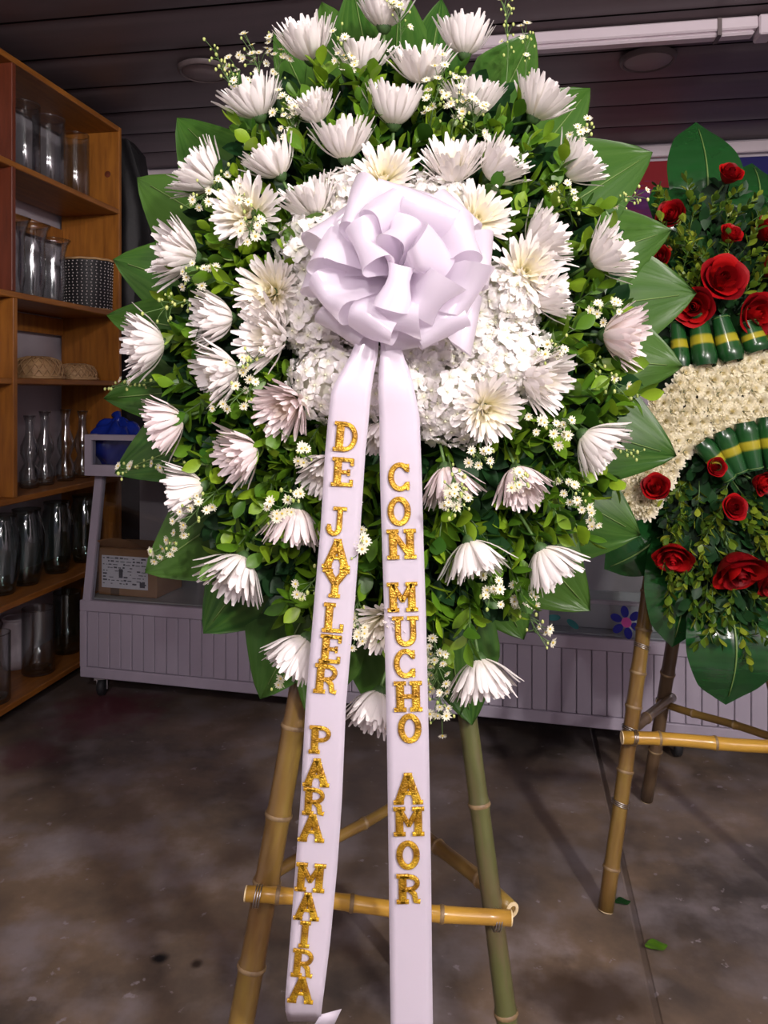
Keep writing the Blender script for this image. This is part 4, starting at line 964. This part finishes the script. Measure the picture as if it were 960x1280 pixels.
# rolled striped leaves
def rolled(x0, y0, x1, y1, wd, h):
    a, b = W2(min(x0,940), y0, h), W2(min(x1,940), y1, h); a = P(x0,y0,a.y); b = P(x1,y1,b.y); ax = b-a; L = ax.length; ax.normalize(); X = ax.cross(Vector((0,-1,0))).normalized(); N = X.cross(ax)
    if N.y > 0: N = -N
    r = wd*a.y/F*.5
    def fn(s, t):
        th = PI*1.5*(t-.5); k = (.62+.38*s)*(1-.25*max(0,s-.85)/.15); return a+ax*L*s+X*r*k*sin(th)+N*r*k*(cos(th)*.9)
    t = empty('rolled_leaf', a, label='rolled green leaf with a yellow band beside the pale band of flowers', cat='leaf', group='rolled striped leaves of the rose wreath')
    o = wobj('roll', grid(fn, 12, 12), MAT['striped'], t); set_blade(o.data, [(s/12, 0, 0) for s in range(13) for q in range(13)])
    wobj('binding', tube([fn(.04, q/8)+N*.001 for q in range(9)], .0014, 5), MAT['stem'], t)
for r_ in ((846,402,852,460,26,.03),(872,394,882,458,34,.04),(900,396,916,452,34,.045),(934,402,948,440,36,.05),(966,398,980,436,36,.05)): rolled(*r_)
for r_ in ((914,600,876,552,28,.05),(926,592,902,538,30,.055),(944,588,930,528,32,.06),(968,588,958,522,32,.06),(990,588,985,520,32,.06)): rolled(*r_)
# roses
def rose_petal(kind, seed):
    rng = random.Random(seed); sp, lo, hi, R0, R1, cu = {'out': (1.05,-.35,.66,.35,.98,.28), 'mid': (.95,-.3,.78,.3,.80,.22), 'in': (1.15,-.2,.85,.22,.52,.05)}[kind]
    rip = rng.uniform(0,6)
    def fn(s, t):
        ph = (2*t-1)*sp*(.55+.45*sin(PI*min(1,s*.75+.15))); e = max(0, s-.72)/.28
        rr = R0+(R1-R0)*sin(s*PI/2)**.8+cu*e*e*(1-.5*abs(2*t-1)); z = lo+(hi-lo)*s-.22*cu*e*e-.10*(2*t-1)**2*s+.02*sin(7*t+rip)*s
        return Vector((rr*cos(ph), rr*sin(ph), z))
    return mkmesh('petal', *grid(fn, 8, 8), MAT['rose'])
RP = {k: [rose_petal(k, s) for s in range(2)] for k in ('out','mid','in')}
def core_fn(s, t): a = t*4.6*PI; r = .10+.28*t; return Vector((r*cos(a)*(1-.2*s), r*sin(a)*(1-.2*s), -.2+1.12*s-.25*t*s))
me_rcore = mkmesh('spiral_core', *grid(core_fn, 5, 60), MAT['rose'])
me_sepal = mkmesh('calyx', *lathe([(.0006,-.62),(.08,-.6),(.20,-.45),(.32,-.32),(.2,-.28)], 10), MAT['calyx'])
me_rstem = mkmesh('stem', *tube([(0,0,-.55),(.1,0,-1.2),(.5,0,-2.2)], .07, 6), MAT['stem'])
rng = random.Random(44)
ROSES = [(910,222,19,(.1,.5),.75,'single red rose bud highest in the rose wreath, against the top leaf'),(841,271,19,(-.6,.3),.9,'red rose nestled below the sideways rubber leaf under the banner'),(910,297,18,(.2,.5),.75,'half closed red rose in the middle of the upper foliage'),(900,351,27,(.0,.15),1,'largest open red rose of the upper cluster, facing outward'),
         (868,383,23,(-.4,-.1),1,'red rose partly hidden by the broad leaf, above the striped rolls'),(940,393,26,(.2,-.1),1,'open red rose lowest in the upper cluster over the striped rolls'),(951,290,19,(.5,.2),.9,None),(962,338,19,(.4,.1),1,None),(826,322,15,(-.6,.1),.9,'dark red rose at the edge of the upper cluster beside the white wreath leaves'),
         (820,611,18,(-.3,.4),.9,'red rose on the edge of the pale band, apart from the others'),(893,584,16,(.0,.1),.7,'narrow red rose bud touching the lower striped rolls'),(914,635,18,(.1,.2),.85,'red rose half open amid the light green lower foliage'),(948,602,18,(.4,-.2),.8,'red rose tilted under the lower striped rolls'),
         (842,690,23,(-.3,-.7),1,'dark red rose drooping beside the hanging rubber leaves'),(920,704,31,(.1,-.8),1.05,'wide red rose drooping with its petals toward the floor, pale sepals on top'),(960,718,24,(.4,-.6),1,None)]
for i, (x, y, r, (ax, az), open_, lab) in enumerate(ROSES):
    c = W2(min(x,950), y, .10 if i == 9 else .055); c = P(x, y, c.y); s = r*c.y/F/1.08
    t = empty('rose', mat=zframe(c, Vector((ax,-.75,az)), s=s, roll=rng.random()*6), label=lab or 'red rose at the outer side of the rose wreath, partly out of view', cat='flower', group='red roses of the second wreath')
    for k in range(5): put('petal', RP['out'][k%2], t, Matrix.Rotation(k*2*PI/5+.1*(k%2),4,'Z') @ Matrix.Diagonal((open_,open_,1,1)))
    for k in range(4): put('petal', RP['mid'][k%2], t, Matrix.Rotation(k*PI/2+.5,4,'Z') @ Matrix.Diagonal((open_,open_,1,1)))
    for k in range(3): put('petal', RP['in'][k%2], t, Matrix.Rotation(k*2*PI/3+.2,4,'Z'))
    put('spiral_core', me_rcore, t); put('calyx', me_sepal, t); put('stem', me_rstem, t)
# sprigs of the rose wreath
rng = random.Random(15); done = []; cnt = 0; tries = 0
while cnt < 95 and tries < 9000:
    tries += 1
    up = rng.random() < .42
    if up: px, py = rng.uniform(828,968), rng.uniform(258,385); ja = math.atan2(py-400, (px-890)*1.2)+rng.uniform(-.7,.7)
    else: px, py = rng.uniform(828,972), rng.uniform(598,775); ja = PI/2+rng.uniform(-.7,.7)-(px-895)/160
    if not up and (py-598)/190 > 1.15-abs(px-905)/120: continue
    if any((px-x)**2+(py-yy)**2 < 11**2 for x, yy in done): continue
    ex, ey = px+cos(ja)*25, py+sin(ja)*25
    if min((ex-q[0])**2+(ey-q[1])**2-(q[2]*1.05)**2 for q in ROSES) < 0 and rng.random() < .9: continue
    tl = rng.uniform(.2,.7); d = Vector((cos(ja)*cos(tl), -sin(tl), -sin(ja)*cos(tl)))
    sprig(SPRIG2[rng.randrange(3)], zframe(W2(px-cos(ja)*10, py-sin(ja)*10, .0), d, s=rng.uniform(.8,1.05), roll=rng.random()*6), 'fresh green leafy sprig among the red roses', 'leafy sprigs in the rose wreath')
    done.append((px,py)); cnt += 1
# small scraps of leaf lying on the floor
rng = random.Random(8)
for px, py, r, lab in ((820,1184,.018,'light green leaf scrap lying on the floor near the slab joint'),(778,1129,.014,'dark leaf scrap lying at the foot of the rose easel'),(626,1228,.012,'tiny green scrap on the floor under the white wreath')):
    p = ground(px, py); t = empty('leaf_scrap', (p.x,p.y,.001), label=lab, cat='leaf scrap')
    obj('leaf', grid(lambda s, t_: Vector(((s-.5)*2*r*1.4, (t_-.5)*2*r*sin(PI*(s*.9+.05)), .002+.004*sin(4*s+3*t_)**2)), 8, 4), MAT['sprig' if r > .015 else 'deep'], t)
